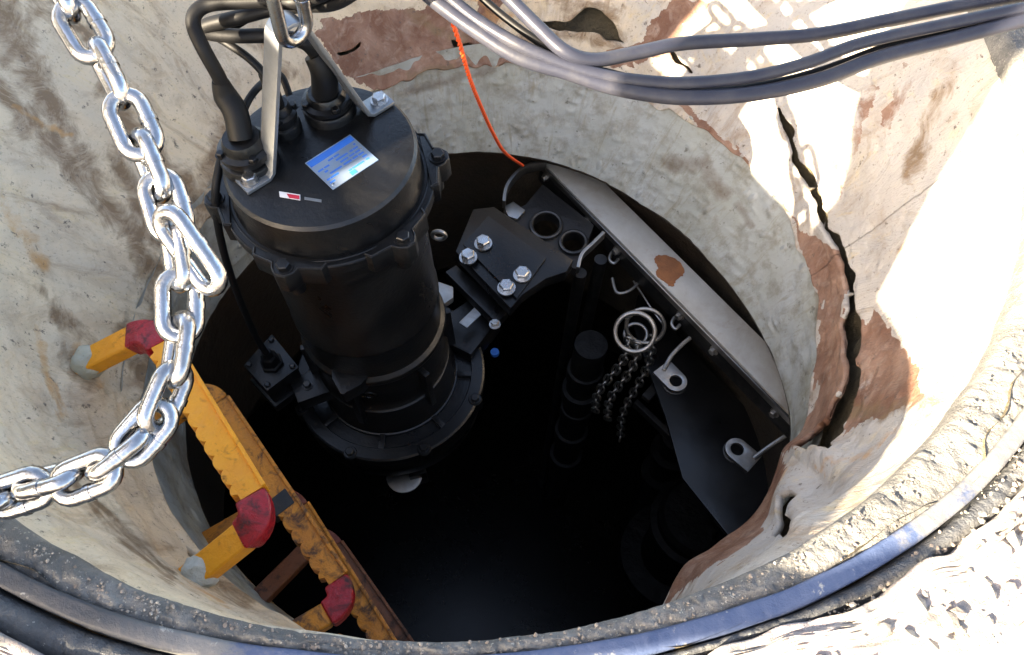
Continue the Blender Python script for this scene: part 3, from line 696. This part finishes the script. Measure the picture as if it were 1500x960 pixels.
# ------------------------------------------------------------------ cables at the pump
cable_no = [0]
def cable(name, pts, r, mat, label, cat, group=None, n=10, rr=None):
    j = cable_no[0]*.03; cable_no[0] += 1          # lead the cables away over the ground, outside the picture
    if group and group.startswith('cables slung'):
        pts = list(pts); a0_ = pts[0]+(pts[0]-pts[1])*1.2; b0_ = pts[-1]+(pts[-1]-pts[-2])*.8
        A1_ = [a0_.lerp(Vector((.05+j, 2.15, .03)), k/9) for k in range(10)]+[Vector((.05+j, 2.15, .03)).lerp(Vector((.25+j, 2.9, .02)), k/5) for k in range(1, 6)]
        pts = A1_[::-1]+pts+[b0_.lerp(Vector((1.35, 1.15+j, .025)), k/6) for k in range(7)]
    elif name == 'power_cable':
        pts = list(pts); b0_ = pts[-1]+(pts[-1]-pts[-2])
        pts += [b0_.lerp(Vector((-.1+j, 2.3, .03)), k/8) for k in range(9)]
    sp = spline(pts, n); o = MB().tube(sp, rr or r, 14).build(name, mat, sharp=60); return tag(o, label, cat, group)
def sheath(name, par, pts, radii, mat='rubber'):
    sp = spline(pts, 6); k = len(sp); rad = list(np.interp(np.linspace(0, len(radii)-1, k), range(len(radii)), radii))
    o = MB().tube([par@p for p in sp] if isinstance(par, Matrix) else sp, rad, 16).build(name, mat, pump, sharp=60); return o
g1w = PW@Vector((g1.x, g1.y, LT+.05)); g2w = PW@Vector((g2.x, g2.y, LT+.038)); g3w = PW@Vector((g3.x, g3.y, LT+.05))
s1 = .9-g1w.z; s2 = .9-g2w.z; s3 = .9-g3w.z
sheath('cable_sheath', PI, [g1w, P(345,165,s1-.03), P(330,140,s1-.05), P(322,118,s1-.075)], [.0175,.0175,.0165,.0105])
sheath('cable_sheath', PI, [g2w, P(474,105,s2-.05), P(462,80,s2-.075)], [.020,.019,.0165])
sheath('cable_sheath', PI, [g3w, P(398,132,s3-.03), P(384,106,s3-.05)], [.011,.0105,.0065])
cable('power_cable', [P(330,140,s1-.05), P(321,114,s1-.08), P(298,72,s1-.12), P(284,40,s1-.14), P(286,20,s1-.15), P(305,7,s1-.155), P(345,3,s1-.16), P(395,1,s1-.165), P(440,2,s1-.17), P(500,-25,s1-.22), P(560,-90,s1-.3)], .0098, 'rubber',
      'thick black cable arching over from the left gland of the pump', 'cable', 'black pump cables')
cable('power_cable', [P(474,105,s2-.05), P(460,76,s2-.08), P(440,60,s2-.10), P(400,53,s2-.10), P(350,53,s2-.10), P(312,50,s2-.10), P(298,44,s2-.105), P(308,36,s2-.115), P(345,27,s2-.13), P(395,14,s2-.14), P(440,8,s2-.15), P(500,0,s2-.19), P(570,-60,s2-.25)], .0100, 'rubber',
      'thick black cable from the gland behind the pump handle, looping left in a hairpin', 'cable', 'black pump cables')
cable('sensor_lead', [P(392,122,s3-.04), P(382,103,s3-.055), P(360,82,s3-.07), P(330,62,s3-.08), P(322,56,s3-.082), P(330,46,s3-.08), P(370,20,s3-.1), P(400,-30,s3-.16)], .0058, 'rubber',
      'thin black lead rising from the small gland beside the handle', 'cable', 'black pump cables')
cable('sensor_lead', [P(358,180,s1+.02), P(358,160,s1-.01), P(372,135,s1-.02), P(395,114,s1-.01), P(412,112,s1+.0), P(424,140,s1+.02)], .0055, 'rubber',
      'short thin black lead bent behind the left sheathed cable', 'cable', 'black pump cables')
cable('sensor_lead', [P(345,205,.96), P(327,225,.96), P(316,275,.99), P(318,320,1.05), P(328,370,1.14), P(344,420,1.24), P(360,460,1.33), P(376,495,1.42), P(388,515,1.46), PW@Vector((cpl.x, cpl.y, Zl(hb)+.045))], .0062, 'rubber',
      'thin black lead running down the left side of the pump to the square junction box', 'cable', 'black pump cables')
# ------------------------------------------------------------------ chains
def link_mesh(Ln, Wd, r, name='link', mat='chrome', weld=True, n=12, seg=9):
    pts = []; hw = Wd/2-r; hl = Ln/2-r-hw
    for k in range(seg+1): t = math.pi*k/seg; pts.append((hw*math.cos(t), hl+hw*math.sin(t), 0))
    for k in range(seg+1): t = math.pi+math.pi*k/seg; pts.append((hw*math.cos(t), -hl+hw*math.sin(t), 0))
    mid_ = [(-hw, hl*.5, 0), (-hw, .006, 0), (-hw, -.006, 0), (-hw, -hl*.5, 0)]
    p2 = pts[:seg+1]+[(-hw, hl*.4, 0), (-hw, 0, 0), (-hw, -hl*.4, 0)]+pts[seg+1:]+[(hw, -hl*.4, 0), (hw, hl*.4, 0)]
    m = MB().tube(p2, r, n, closed=True, roll=(0,0,1))
    if weld: m.tube([(-hw, -.0035, 0), (-hw, .0035, 0)], r*1.13, 10)
    return m.mesh(name, MT[mat], 60)
LM = link_mesh(.083, .050, .0086)
def orient(c, tang, view, roll):
    t = tang.normalized(); n_ = (view-view.dot(t)*t).normalized(); n_ = Matrix.Rotation(roll, 3, t)@n_
    x = t.cross(n_)
    return Matrix(((x.x, t.x, n_.x, c.x), (x.y, t.y, n_.y, c.y), (x.z, t.z, n_.z, c.z), (0,0,0,1)))
def chain(name, label, cat, centres, rolls, me, scales=None):
    C = [Vector(c) for c in centres]
    root = empty(name, C[-1], label=label, cat=cat)
    for i, c in enumerate(C):
        a = C[max(0, i-1)]; b = C[min(len(C)-1, i+1)]
        mt = orient(c, b-a, Vector((0,0,H))-c, rolls[i])
        o = bpy.data.objects.new('link', me); col.objects.link(o); o.parent = root
        o.matrix_parent_inverse = Matrix.Translation(-C[-1]); o.matrix_basis = mt
        if scales and scales[i] != 1: o.scale = (scales[i],)*3
    return root
R_ = math.radians
cl = [(45,-75,.60,20),(84,-15,.61,80),(122,44,.625,10),(160,108,.645,75),(195,183,.665,8),(220,243,.69,70),(243,302,.71,12),
      (258,372,.735,70),(263,448,.765,5),(261,512,.78,68),(243,583,.80,-42),(211,633,.815,12),(176,661,.825,78),(126,699,.835,10),(72,702,.85,66),(28,722,.862,-15),(-30,735,.87,70),(-90,745,.875,0)]
chain('steel_chain', 'heavy shiny steel chain sagging across the left side and resting over the lower left rim', 'chain',
      [P(x, y, s) for x, y, s, r in cl], [R_(r) for *_, r in cl], LM)
big = link_mesh(.106, .048, .0085, 'ring_link')
# connecting link hooked beside the chain
cA, cB = P(252, 330, .70), P(305, 405, .735)
o = bpy.data.objects.new('coupling_link', big); col.objects.link(o); o.matrix_basis = orient((cA+cB)/2, cB-cA, Vector((0,0,H))-cA, R_(48))
tag(o, 'long oval coupling link hooked into the middle of the heavy chain', 'chain link')
# lifting chain through the pump handle
hw_ = PW@TOPZ
lc = [hw_+Vector((.001*k_, -.002*k_, .032+.094*k_)) for k_ in range(8)]
cm = link_mesh(.112, .058, .0088)
chain('lifting_chain', 'shiny lifting chain whose last link passes through the top of the pump handle', 'chain', lc[::-1], [R_(a) for a in (-34, 55, 22, 100, 25, 108, 30, 100)][::-1], cm)
# ------------------------------------------------------------------ cable bundle over the far right rim
CG = 'cables slung across the top right'
cs = .80
cable('grey_cable', [P(700,-50,.74), P(748,0,.76), P(790,42,.775), P(828,76,.785), P(870,88,.80), P(930,78,.81), P(1000,64,.815), P(1100,58,.815), P(1200,50,.81), P(1300,30,.805), P(1400,10,.80), P(1520,-12,.79)], .0098, 'greycable', 'uppermost grey cable of the bundle, splitting away over the bright patch of wall', 'cable', CG)
cable('grey_cable', [P(610,-45,.74), P(655,-6,.76), P(700,30,.775), P(760,66,.785), P(830,95,.80), P(890,112,.81), P(950,120,.815), P(1010,122,.815), P(1100,113,.815), P(1180,93,.81), P(1260,64,.805), P(1380,37,.80), P(1520,8,.79)], .0088, 'greycable', 'middle grey cable of the bundle, joining the upper cable at the right', 'cable', CG)
cable('grey_cable', [P(600,-30,.75), P(648,10,.77), P(700,47,.785), P(760,84,.80), P(830,106,.81), P(890,126,.82), P(950,138,.825), P(1010,143,.825), P(1100,138,.825), P(1200,117,.82), P(1290,84,.815), P(1400,56,.81), P(1520,24,.80)], .0105, 'greycable', 'lowest and thickest grey cable of the bundle', 'cable', CG)
cable('black_cable', [P(670,-40,.76), P(715,5,.78), P(765,45,.79), P(815,78,.80), P(860,98,.815), P(930,116,.83), P(1010,134,.84), P(1100,128,.84), P(1200,104,.835), P(1300,68,.82), P(1400,44,.815), P(1520,17,.80)], .0055, 'rubber', 'thin black cable running between the grey cables', 'cable', CG)
# ------------------------------------------------------------------ orange cord
pts = spline([P(645,-30,.74), P(651,0,.78), P(672,60,.86), P(688,115,.96), P(706,160,1.08), P(722,195,1.2), P(740,224,1.36), P(766,243,1.58)], 14)
m = MB()
for ph in (0, math.pi):
    hel = []; acc = 0
    fine = spline(pts, 4)
    for i, p_ in enumerate(fine):
        if i: acc += (p_-fine[i-1]).length
        t_ = (fine[min(i+1, len(fine)-1)]-fine[max(i-1, 0)]).normalized(); a_ = t_.cross(Vector((0,0,1))).normalized(); b_ = t_.cross(a_)
        hel.append(p_+(a_*math.cos(acc*300+ph)+b_*math.sin(acc*300+ph))*.0015)
    m.tube(hel, .0023, 6)
tag(m.build('orange_cord', 'orange', sharp=70), 'thin twisted orange cord dropping to the end of the steel beam', 'cord')
# ------------------------------------------------------------------ step irons
def densify(pts, n): 
    out = []
    for a, b in zip(pts[:-1], pts[1:]): out += [a.lerp(b, k/n) for k in range(n)]
    return out+[pts[-1]]
def step_iron(label, anchors, corners, z, mats, wid=.036, th=.026, blob=True, red=(True, True), show_arm=(True, True), sink=0):
    """U shaped rung: anchors (px) on the wall, corners (px) at height z"""
    s_ = H-z
    c1, c2 = P(*corners[0], s_), P(*corners[1], s_)
    a1, a2 = (Vector(a) if len(a) == 3 else None for a in anchors)
    u_ = (c2-c1).normalized(); in1 = (a1-c1).normalized(); in2 = (a2-c2).normalized()
    root = empty('step_iron', (c1+c2)/2, label=label, cat='step iron', group='step irons down the shaft wall')
    W_ = lambda m, name, mat, **k: m.build(name, mat, root, **k)
    off = -(c1+c2)/2
    rb = .038
    b1, b2 = c1+u_*rb, c2-u_*rb; e1_, e2_ = c1+in1*rb, c2+in2*rb
    side = Vector((0,0,1)).cross(u_).normalized()
    if side.dot(in1) < 0: side = -side                  # towards the wall
    # bar with toothed edge on the wall side
    n = max(6, int((b2-b1).length/.026)); poly = []
    for k in range(n*8+1):
        t = k/(n*8); tooth = abs(math.sin(math.pi*t*n))**.6*.008 if .04 < t < .96 else 0
        poly.append((t*(b2-b1).length, wid/2-.007+tooth))
    poly += [((b2-b1).length, -wid/2), (0, -wid/2)]
    fr = Matrix(((u_.x, side.x, 0, b1.x+off.x), (u_.y, side.y, 0, b1.y+off.y), (u_.z, side.z, 1, b1.z+off.z), (0,0,0,1)))
    W_(MB().prism(poly, -th/2, th/2, fr), 'grip_bar', mats[0], bevel=.0018)
    m = MB(); ln = (b2-b1).length
    m.prism([(0, -wid/2+.001), (ln, -wid/2+.001), (ln, -wid/2-.005), (0, -wid/2-.005)], -th/2, th/2+.004, fr)
    W_(m, 'edge_rib', mats[0], bevel=.0016)
    for (b_, c_, e_, a_, uu, inn, rd, arm) in ((b1, c1, e1_, a1, u_, in1, red[0], show_arm[0]), (b2, c2, e2_, a2, -u_, in2, red[1], show_arm[1])):
        bz = [((1-t)**2*b_+2*t*(1-t)*c_+t*t*e_)+off for t in np.linspace(0, 1, 10)]
        mb_ = MB().tube(bz, 0, flat=(wid*1.12, th*1.25), roll=(0,0,1)); W_(mb_, 'corner_cap', mats[1] if rd else mats[2], bevel=.009, seg=3, label=('red corner cap' if rd and mats[1] == 'red' else None))
        if arm:
            W_(MB().tube([e_+off-inn*.002, e_.lerp(a_, .5)+off, a_+off+inn*.03], 0, flat=(wid, th), roll=(0,0,1)), 'arm', mats[0], bevel=.006, seg=3)
            if blob:
                g_ = MB(); Pn = []
                for j in range(9):
                    for i in range(20):
                        th_ = math.pi*j/8; ph = 2*math.pi*i/20; v_ = Vector((math.sin(th_)*math.cos(ph), math.sin(th_)*math.sin(ph), math.cos(th_)))
                        Pn.append(a_+off-inn*.008+v_*(.026+.006*noise.noise(v_*2+a_*9)))
                g_.add(Pn, [(j*20+i, j*20+(i+1)%20, (j+1)*20+(i+1)%20, (j+1)*20+i) for j in range(8) for i in range(20)])
                W_(g_, 'anchor_mortar', 'mortarblob', sharp=80)
    return root
w1 = wall_hit(124, 534); w2 = wall_hit(288, 842)
zr = -.24
step_iron('topmost yellow step iron with two bright red corners, its anchors set in white mortar', (w1, w2), ((222,484),(388,762)), zr, ('yellow', 'red', 'yellow'), wid=.040, th=.028)
def wpt(x, y, z): return P(x, y, H-z)
def wall_at(x, y, z):
    p_ = P(x, y, H-z); d = np.array(p_[:2])-O; t = math.atan2(d[1], d[0]) % (2*math.pi); r = wr(t, z)+.005
    if z < -.4: i = int(t/(2*math.pi)*NT_) % NT_; r = R2[i]+.01
    return Vector((O[0]+r*math.cos(t), O[1]+r*math.sin(t), z))
step_iron('second step iron, rusty orange bar with a red corner at its lower end', (wall_at(240,620,-.47), wall_at(455,925,-.47)), ((306,572),(512,882)), -.47, ('yellow2', 'red', 'yellow2'), wid=.037, th=.026, blob=False, red=(False, True))
def band(root_name, x, y, z, w_, d_, ang_a, ang_b):
    a, b = P(*ang_a, H-z), P(*ang_b, H-z); u_ = (b-a).normalized(); c = P(x, y, H-z); sd = Vector((-u_.y, u_.x, 0))
    rt = bpy.data.objects[root_name]; m4 = Matrix(((u_.x, sd.x, 0, c.x-rt.location.x), (u_.y, sd.y, 0, c.y-rt.location.y), (0, 0, 1, c.z-rt.location.z), (0,0,0,1)))
    MB().prism([(-d_/2+.004,-w_/2),(d_/2,-w_/2),(d_/2-.003,w_/2),(-d_/2,w_/2)], -.0145, .0145, m4).build('burnt_band', 'cast', rt, bevel=.002, label='black burnt band on the bar')
band('step_iron.001', 412, 741, -.47, .040, .034, (306,572), (512,882))
step_iron('third step iron, orange brown, mostly hidden behind the second', (wall_at(340,760,-.62), wall_at(500,985,-.62)), ((424,724),(590,990)), -.60, ('yellow2', 'green', 'redworn'), wid=.034, th=.024, blob=False, red=(False, False))
step_iron('fourth and lowest step iron, dull reddish brown in the dark', (wall_at(400,850,-.66), wall_at(520,1010,-.66)), ((474,782),(640,1020)), -.74, ('brownstep', 'green', 'redworn'), wid=.034, th=.024, blob=False, red=(False, False))
# ------------------------------------------------------------------ steel beam under the neck
sb = 1.68
bm_ = empty('steel_beam', P(975,430,sb), label='long grey weathered steel beam crossing under the far right of the neck ring, one rust patch on it', cat='beam')
BO = -bm_.location
def at_b(pts): return [p+BO for p in pts]
A_, B_ = P(770,212,sb), P(1190,640,sb); C_, D_ = P(845,232,sb), P(1210,590,sb)
du = (B_-A_).normalized(); dn = Vector((-du.y, du.x, 0)); dn = dn if dn.dot(C_-A_) > 0 else -dn
wdt = (P(1060,440,sb)-A_).dot(dn)
Lb = (B_-A_).length; wdt = (P(990,371,sb)-A_).dot(dn)
fb = Matrix(((du.x, dn.x, 0, A_.x+BO.x), (du.y, dn.y, 0, A_.y+BO.y), (0, 0, 1, A_.z+BO.z), (0,0,0,1)))
MB().prism([(-.1,0),(Lb+.12,0),(Lb+.12,wdt),(-.1,wdt)], -.010, 0, fb).build('top_flange', 'beam', bm_, bevel=.0015)
MB().prism([(-.1,-.004),(Lb+.12,-.004),(Lb+.12,.006),(-.1,.006)], -.075, -.011, fb).build('front_web', 'darksteel', bm_, bevel=.001)
MB().prism([(-.1,-.0045),(Lb+.12,-.0045),(Lb+.12,-.0075),(-.1,-.0075)], -.022, -.004, fb).build('edge_lip', 'steel', bm_)
def fbp(x, y, s=sb): return fb.inverted()@(P(x, y, s)+BO)
rp0 = [fbp(x, y) for x, y in ((958,381),(965,374),(985,377),(1000,390),(1001,402),(990,412),(984,421),(972,412),(960,401),(964,392))]
rp = [p+Vector((random.uniform(-1,1), random.uniform(-1,1), 0))*.0022 for p in spline(rp0, 5, closed=True)]
MB().prism([(p.x, max(p.y, .002)) for p in rp], .0002, .0014, fb).build('rust_patch', 'rustspot', bm_, label='round flaking rust patch')
for x, y in ((897,370),(988,467),(1044,514),(1138,602),(800,258),(860,322)):
    p_ = fbp(x, y, sb+.03); m_ = Matrix.Rotation(math.pi/2, 3, 'X')
    MB().hexbolt(Vector((p_.x, -.004, -.035)), .009, .012, Matrix(((1,0,0),(0,0,-1),(0,1,0)))).build('web_bolt', 'steel', bm_).matrix_parent_inverse = Matrix()
for ch_ in bm_.children:
    if ch_.name.startswith('web_bolt'): ch_.matrix_basis = fb
# ------------------------------------------------------------------ guide rail head at the beam's near end
hdz = 1.70
rh = empty('guide_rail_bracket', P(800,310,hdz), label='dark cast bracket with two holes, below the left end of the beam', cat='bracket')
RO = -rh.location
def S(px_, s): return [P(x, y, s)+RO for x, y in px_]
body = [(750,310),(770,300),(795,270),(870,330),(845,395),(790,372),(745,330)]
pl = [P(x, y, hdz)+RO for x, y in body]
def hole_pts(cx, cy, rx, ry, n=18, s=hdz): return [P(cx+rx*math.cos(t), cy+ry*math.sin(t), s)+RO for t in np.linspace(0, 2*math.pi, n, False)]
MB().prism([(p.x, p.y) for p in pl], pl[0].z-.03, pl[0].z, None, holes=[[(p.x, p.y) for p in hole_pts(800, 330, 20, 17)], [(p.x, p.y) for p in hole_pts(840, 355, 17, 14)]]).build('casting', 'cast', rh, bevel=.002)
for cx, cy, rx, ry in ((800,330,22,19),(840,355,19,16)):
    MB().tube(hole_pts(cx, cy, rx, ry, 24, hdz-.004), .0055, 8, closed=True).build('cast_rim', 'darksteel', rh)
MB().tube([p for p in spline(S([(738,300),(742,278),(756,258),(775,246),(800,243)], hdz-.03), 6)], 0, flat=(.008, .03), roll=(0,0,1)).build('curved_strap', 'steel', rh, bevel=.001)
MB().tube([p for p in spline(S([(846,396),(852,376),(868,360),(884,344)], hdz-.03), 6)], 0, flat=(.008, .026), roll=(0,0,1)).build('curved_strap', 'steel', rh, bevel=.001)
MB().prism([(p.x, p.y) for p in S([(738,300),(752,292),(770,305),(758,318),(745,314)], hdz-.02)], -hdz+H-rh.location.z-0.01, -hdz+H-rh.location.z+.012).build('strap_foot', 'steel', rh, bevel=.002)
# small hooks
def hook(px_, s, r, label, cat='hook', mat='steel', group='small hooks under the beam'):
    pts = [P(x, y, s) for x, y in px_]; c = pts[0]
    o = MB().tube([p-c for p in spline(pts, 6)], r, 8).build('hook', mat, loc=c); return tag(o, label, cat, group)
hook([(908,362),(898,368),(893,380),(899,386),(906,380)], 1.74, .0045, 'small curled hook on the beam nearest the cast bracket')
hook([(897,408),(903,428),(918,428),(932,418),(941,404)], 1.76, .0040, 'wide open hook above the lifting ring')
hook([(1000,463),(990,464),(984,474),(989,482),(996,476)], 1.74, .0045, 'small curled hook on the beam right of the lifting ring')
hook([(928,412),(945,438),(958,458),(975,480)], 1.80, .0028, 'thin wire running down beside the lifting ring', 'wire')
# lifting rings with hanging chains
def ring(cx, cy, R_px, s, tube_r, tilt, label):
    c = P(cx, cy, s); r = R_px*s*1.12/F
    v_ = (Vector((0,0,H))-c).normalized(); v_ = Matrix.Rotation(tilt, 3, 'X')@v_
    x = v_.cross(Vector((0,0,1))).normalized(); y = v_.cross(x)
    o = MB().tube([x*r*math.cos(t)+y*r*math.sin(t) for t in np.linspace(0, 2*math.pi, 40, False)], tube_r, 10, closed=True).build('lifting_ring', 'steel', loc=c, sharp=70)
    return tag(o, label, 'ring', 'lifting rings')
ring(930, 487, 30, 1.72, .0062, .15, 'front steel lifting ring with two thin chains hanging from it')
ring(945, 478, 29, 1.76, .0055, .45, 'rear steel lifting ring leaning behind the front ring')
ring(931, 490, 17, 1.80, .0045, -.3, 'smallest steel ring, inside the front lifting ring')
lm2 = link_mesh(.040, .027, .0035, mat='steel', weld=False, n=8, seg=6)
def small_chain(p0, p1, n, label, sag=.0):
    a, b = p0, p1; cs_ = []
    for i in range(n):
        t = i/(n-1); p_ = a.lerp(b, t); p_ = p_+Vector((.012*math.sin(t*7), .008*math.sin(t*5+1), 0)); cs_.append(p_)
    return chain('thin_chain', label, 'chain', cs_, [R_(15+85*(i % 2)) for i in range(n)], lm2)
small_chain(P(921,503,1.76), P(868,600,2.15), 17, 'thin dark chain hanging from the lifting ring, the left strand')
small_chain(P(934,510,1.76), P(886,612,2.2), 17, 'thin dark chain hanging from the lifting ring, the middle strand')
small_chain(P(956,500,1.80), P(905,640,2.4), 22, 'thin dark chain hanging from the rear ring, the right strand')
# eyelet brackets
def eyelet(cx, cy, tabpx, rodpx, s, label):
    c = P(cx, cy, s); root = empty('eye_bracket', c, label=label, cat='bracket', group='eye brackets below the beam')
    n = 28; ro, ri = .027, .0155
    t_ = (P(*tabpx, s)-c); t_.z = 0; t_.normalize(); sd = Vector((-t_.y, t_.x, 0))
    outer = []
    a0_ = math.atan2(t_.y, t_.x)
    for k in range(n+1):
        a_ = a0_+math.pi/2+math.pi*k/n; outer.append((ro*math.cos(a_), ro*math.sin(a_)))
    outer += [tuple((t_*.05-sd*ro)[:2]), tuple((t_*.05+sd*ro)[:2])]
    inner = [(ri*math.cos(a_), ri*math.sin(a_)) for a_ in np.linspace(0, 2*math.pi, 24, False)]
    MB().prism(outer, -.008, 0, None, [inner]).build('eye_plate', 'steel', root, bevel=.001)
    MB().tube([Vector((ro*.98*math.cos(a_), ro*.98*math.sin(a_), -.018)) for a_ in np.linspace(0, 2*math.pi, 30, False)], .003, 8, closed=True).build('lower_ring', 'darksteel', root)
    pts = [P(x, y, s_)-c for x, y, s_ in rodpx]
    MB().tube(spline(pts, 6), .0055, 8).build('bent_rod', 'steel', root)
    return root
eyelet(990, 558, (972,540), [(972,542,s_) if 0 else (972,543,1.80) for s_ in (0,)]+[(985,520,1.79),(1010,496,1.76),(1034,482,1.72)], 1.80, 'bright eye bracket below the middle of the beam, its rod bent upwards')
eyelet(1080, 658, (1104,678), [(1104,672,1.80),(1125,656,1.79),(1152,638,1.77),(1175,622,1.75)], 1.80, 'bright eye bracket near the right end of the beam with a rod to the wall')
# ------------------------------------------------------------------ pipework in the dark
def vpipe(name, label, cat, top, r, depth, rings, mat='cast'):
    root = empty(name, (top.x, top.y, top.z-depth), label=label, cat=cat)
    MB().lathe([(r, 0), (r, depth)], 40).build('pipe', mat, root)
    for h, rr, hh in rings: MB().lathe([(r, h), (rr, h+.003), (rr, h+hh-.003), (r, h+hh)], 40).build('coupling', mat, root, bevel=0)
    return root
vpipe('riser_pipe', 'dark vertical riser pipe with banded couplings left of the hanging thin chains', 'pipe', P(866,505,1.95), .044, 1.2,
      [(0.78, 0.049, 0.05), (0.9, 0.055, 0.05), (1.02, 0.051, 0.05), (0.6, 0.053, 0.06), (0.4, 0.055, 0.06)], 'deep')
vpipe('riser_pipe', 'dark vertical riser pipe deep below the eye brackets', 'pipe', P(1010,610,2.5), .05, 1.1, [(.9, .062, .05), (.8, .075, .02), (.6, .075, .02)], 'deep')
vpipe('guide_rail', 'thin dark guide rail dropping behind the lifting rings', 'guide rail', P(880,380,1.75), .016, 1.5, [], 'darksteel')
vpipe('guide_rail', 'thin dark guide rail nearest the cast bracket', 'guide rail', P(850,400,1.75), .016, 1.5, [], 'darksteel')
fr_ = empty('support_frame', P(1060,640,2.0), label='dark ribbed steel frame under the right end of the beam', cat='frame')
for k_, (pa, pb) in enumerate((((960,560),(1170,760)), ((985,545),(1190,735)), ((1010,530),(1200,705)), ((930,590),(1150,800)))):
    a_, b_ = P(*pa, 2.02+.04*k_)-fr_.location, P(*pb, 2.02+.04*k_)-fr_.location
    MB().tube([a_, b_], 0, flat=(.016,.03), roll=(0,0,1)).build('frame_bar', 'cast', fr_, bevel=.002)
for pa, pb in (((985,540),(945,585)), ((1075,640),(1040,690)), ((1150,700),(1110,770))):
    a_, b_ = P(*pa, 2.05)-fr_.location, P(*pb, 2.05)-fr_.location
    MB().tube([a_, b_], 0, flat=(.025,.02), roll=(0,0,1)).build('cross_piece', 'cast', fr_, bevel=.002)
MB().prism([(p.x, p.y) for p in [P(x, y, 1.98)-fr_.location for x, y in ((935,430),(1230,740),(1160,850),(1080,800),(1000,700),(975,610),(950,540),(925,470))]], .005, .018).build('wet_panel', 'wet', fr_, bevel=.004)
# second pump far below
p2 = empty('submersible_pump', P(975,830,3.3), label='second dark pump barely visible deep in the chamber at lower right', cat='pump')
MB().lathe([(.0001,.62),(.12,.62),(.135,.60),(.135,.56),(.155,.55),(.155,.53),(.13,.52),(.125,.2),(.13,.18)], 64).build('motor_housing', 'deep', p2, sharp=30)
MB().lathe([(.13,.19),(.2,.18),(.205,.16),(.205,.14),(.19,.13),(.2,.08),(.18,.0),(.1,-.02)], 64).build('volute', 'deep', p2, sharp=30)
m = MB(); hh_ = [(.03, -.07, .62), (.03, -.02, .75), (.03, .03, .78), (.03, .07, .62)]; m.tube(hh_, 0, flat=(.025,.006), roll=(1,0,0)); m.build('lifting_handle', 'darksteel', p2)
for x, y, s_ in ((1085,755,2.3),(1062,748,2.35),(1110,735,2.3),(1135,715,2.2),(1095,705,2.25)):
    pass
fl = empty('pipe_flange', P(1100,740,2.3), label='bolted pipe flange in the dark beside the lower right of the neck', cat='flange')
MB().lathe([(.06,-.03),(.12,-.03),(.12,0),(.065,0),(.065,.10),(.06,.10)], 48, closed=True).build('flange_ring', 'deep', fl, sharp=30)
for k in range(8):
    t = k*math.pi/4+.3; MB().hexbolt(Vector((.096*math.cos(t), .096*math.sin(t), .001)), .011, .012, rot=k).build('flange_bolt', 'steel', fl)
# ------------------------------------------------------------------ stones and lumps on the rim and the ground
def stones(name, n, rmin, rmax, pick, label=None, seed=1, zf=None):
    rg = np.random.default_rng(seed); V = []; Fc = []
    ico = bmesh.new(); bmesh.ops.create_icosphere(ico, subdivisions=1, radius=1); iv = [v.co.copy() for v in ico.verts]; ifc = [[v.index for v in f.verts] for f in ico.faces]; ico.free()
    mb = MB()
    for _ in range(n):
        th, dr, z = pick(rg); i = int(th/(2*math.pi)*NT_) % NT_; rr = R0[i]+dr; r = rmin+(rmax-rmin)*rg.random()**3
        c = Vector((O[0]+rr*math.cos(th), O[1]+rr*math.sin(th), z+r*.3)); sc = Vector((1, .65+.5*rg.random(), .5+.3*rg.random()))*r; ro = Matrix.Rotation(rg.random()*6.28, 3, 'Z')
        mb.add([c+ro@Vector((v.x*sc.x*(1+.25*rg.standard_normal()*.6), v.y*sc.y*(1+.25*rg.standard_normal()*.6), v.z*sc.z)) for v in iv], ifc)
    return mb.build(name, 'gravel', sharp=30)
vis = (R_(175), R_(375))
o = stones('gravel', 7000, .0010, .0110, lambda g: (g.uniform(*vis), .10+g.random()**1.2*.55, .005), seed=4); tag(o, kind='stuff')
o = stones('gravel', 2600, .0006, .0026, lambda g: (lambda t_: (t_, g.random()*float(D1[int(t_/(2*math.pi)*NT_) % NT_, 0])*.95, -.005))(g.uniform(*vis)), seed=5); tag(o, kind='stuff')
o = stones('gravel', 700, .0008, .0045, lambda g: (g.uniform(R_(295), R_(350)), .066+g.random()*.03, -.006), seed=6); tag(o, kind='stuff')
# ------------------------------------------------------------------ canvas added out of the picture, cut to cast the shade and sun patches
def unit(a): return a
DS = 1.3
scr = [(-.43,1.1),(-.40,.62),(-.385,.519),(-.345,.343),(-.275,.157),(-.137,.2),(-.07,.2),(-.042,.166),(.005,.191),(.034,.235),(.065,.26),(.062,.21),(.02,.158),(-.1,.04),(-.358,-.115),(-.41,-.134),(-1.0,-.40),(-1.9,-.45),(-1.9,1.1)]
notch = [(-1.022,.133),(-.965,.12),(-.955,.25),(-.80,.245),(-.79,.085),(-.66,.08),(-.50,.085),(-.497,.181),(-.53,.25),(-.586,.318),(-.618,.373),(-.644,.48),(-.66,.80),(-1.0,.80),(-1.04,.60),(-1.0,.42),(-1.005,.28),(-1.013,.239)]
fs_m = Matrix(((E1.x, E2.x, SD.x, SD.x*DS), (E1.y, E2.y, SD.y, SD.y*DS), (E1.z, E2.z, SD.z, SD.z*DS), (0,0,0,1)))
scn = empty('shade_occluder', fs_m@Vector((-.6, -.4, 0)), label='grey canvas added unseen behind the camera, cut to cast the shade and sun patches', cat='screen')
MB().prism(scr, -.006, .006, Matrix.Translation(-scn.location)@fs_m, holes=[notch]).build('occluder', 'occluder', scn)
for uu in (-1.88, -.45):
    a_ = fs_m@Vector((uu, -.1, -.02)); b_ = fs_m@Vector((uu, 1.08, -.02)); g_ = a_.copy(); g_.z = 0
    MB().tube([g_-scn.location, a_-scn.location, b_-scn.location], .015, 10).build('pole', 'steel', scn)
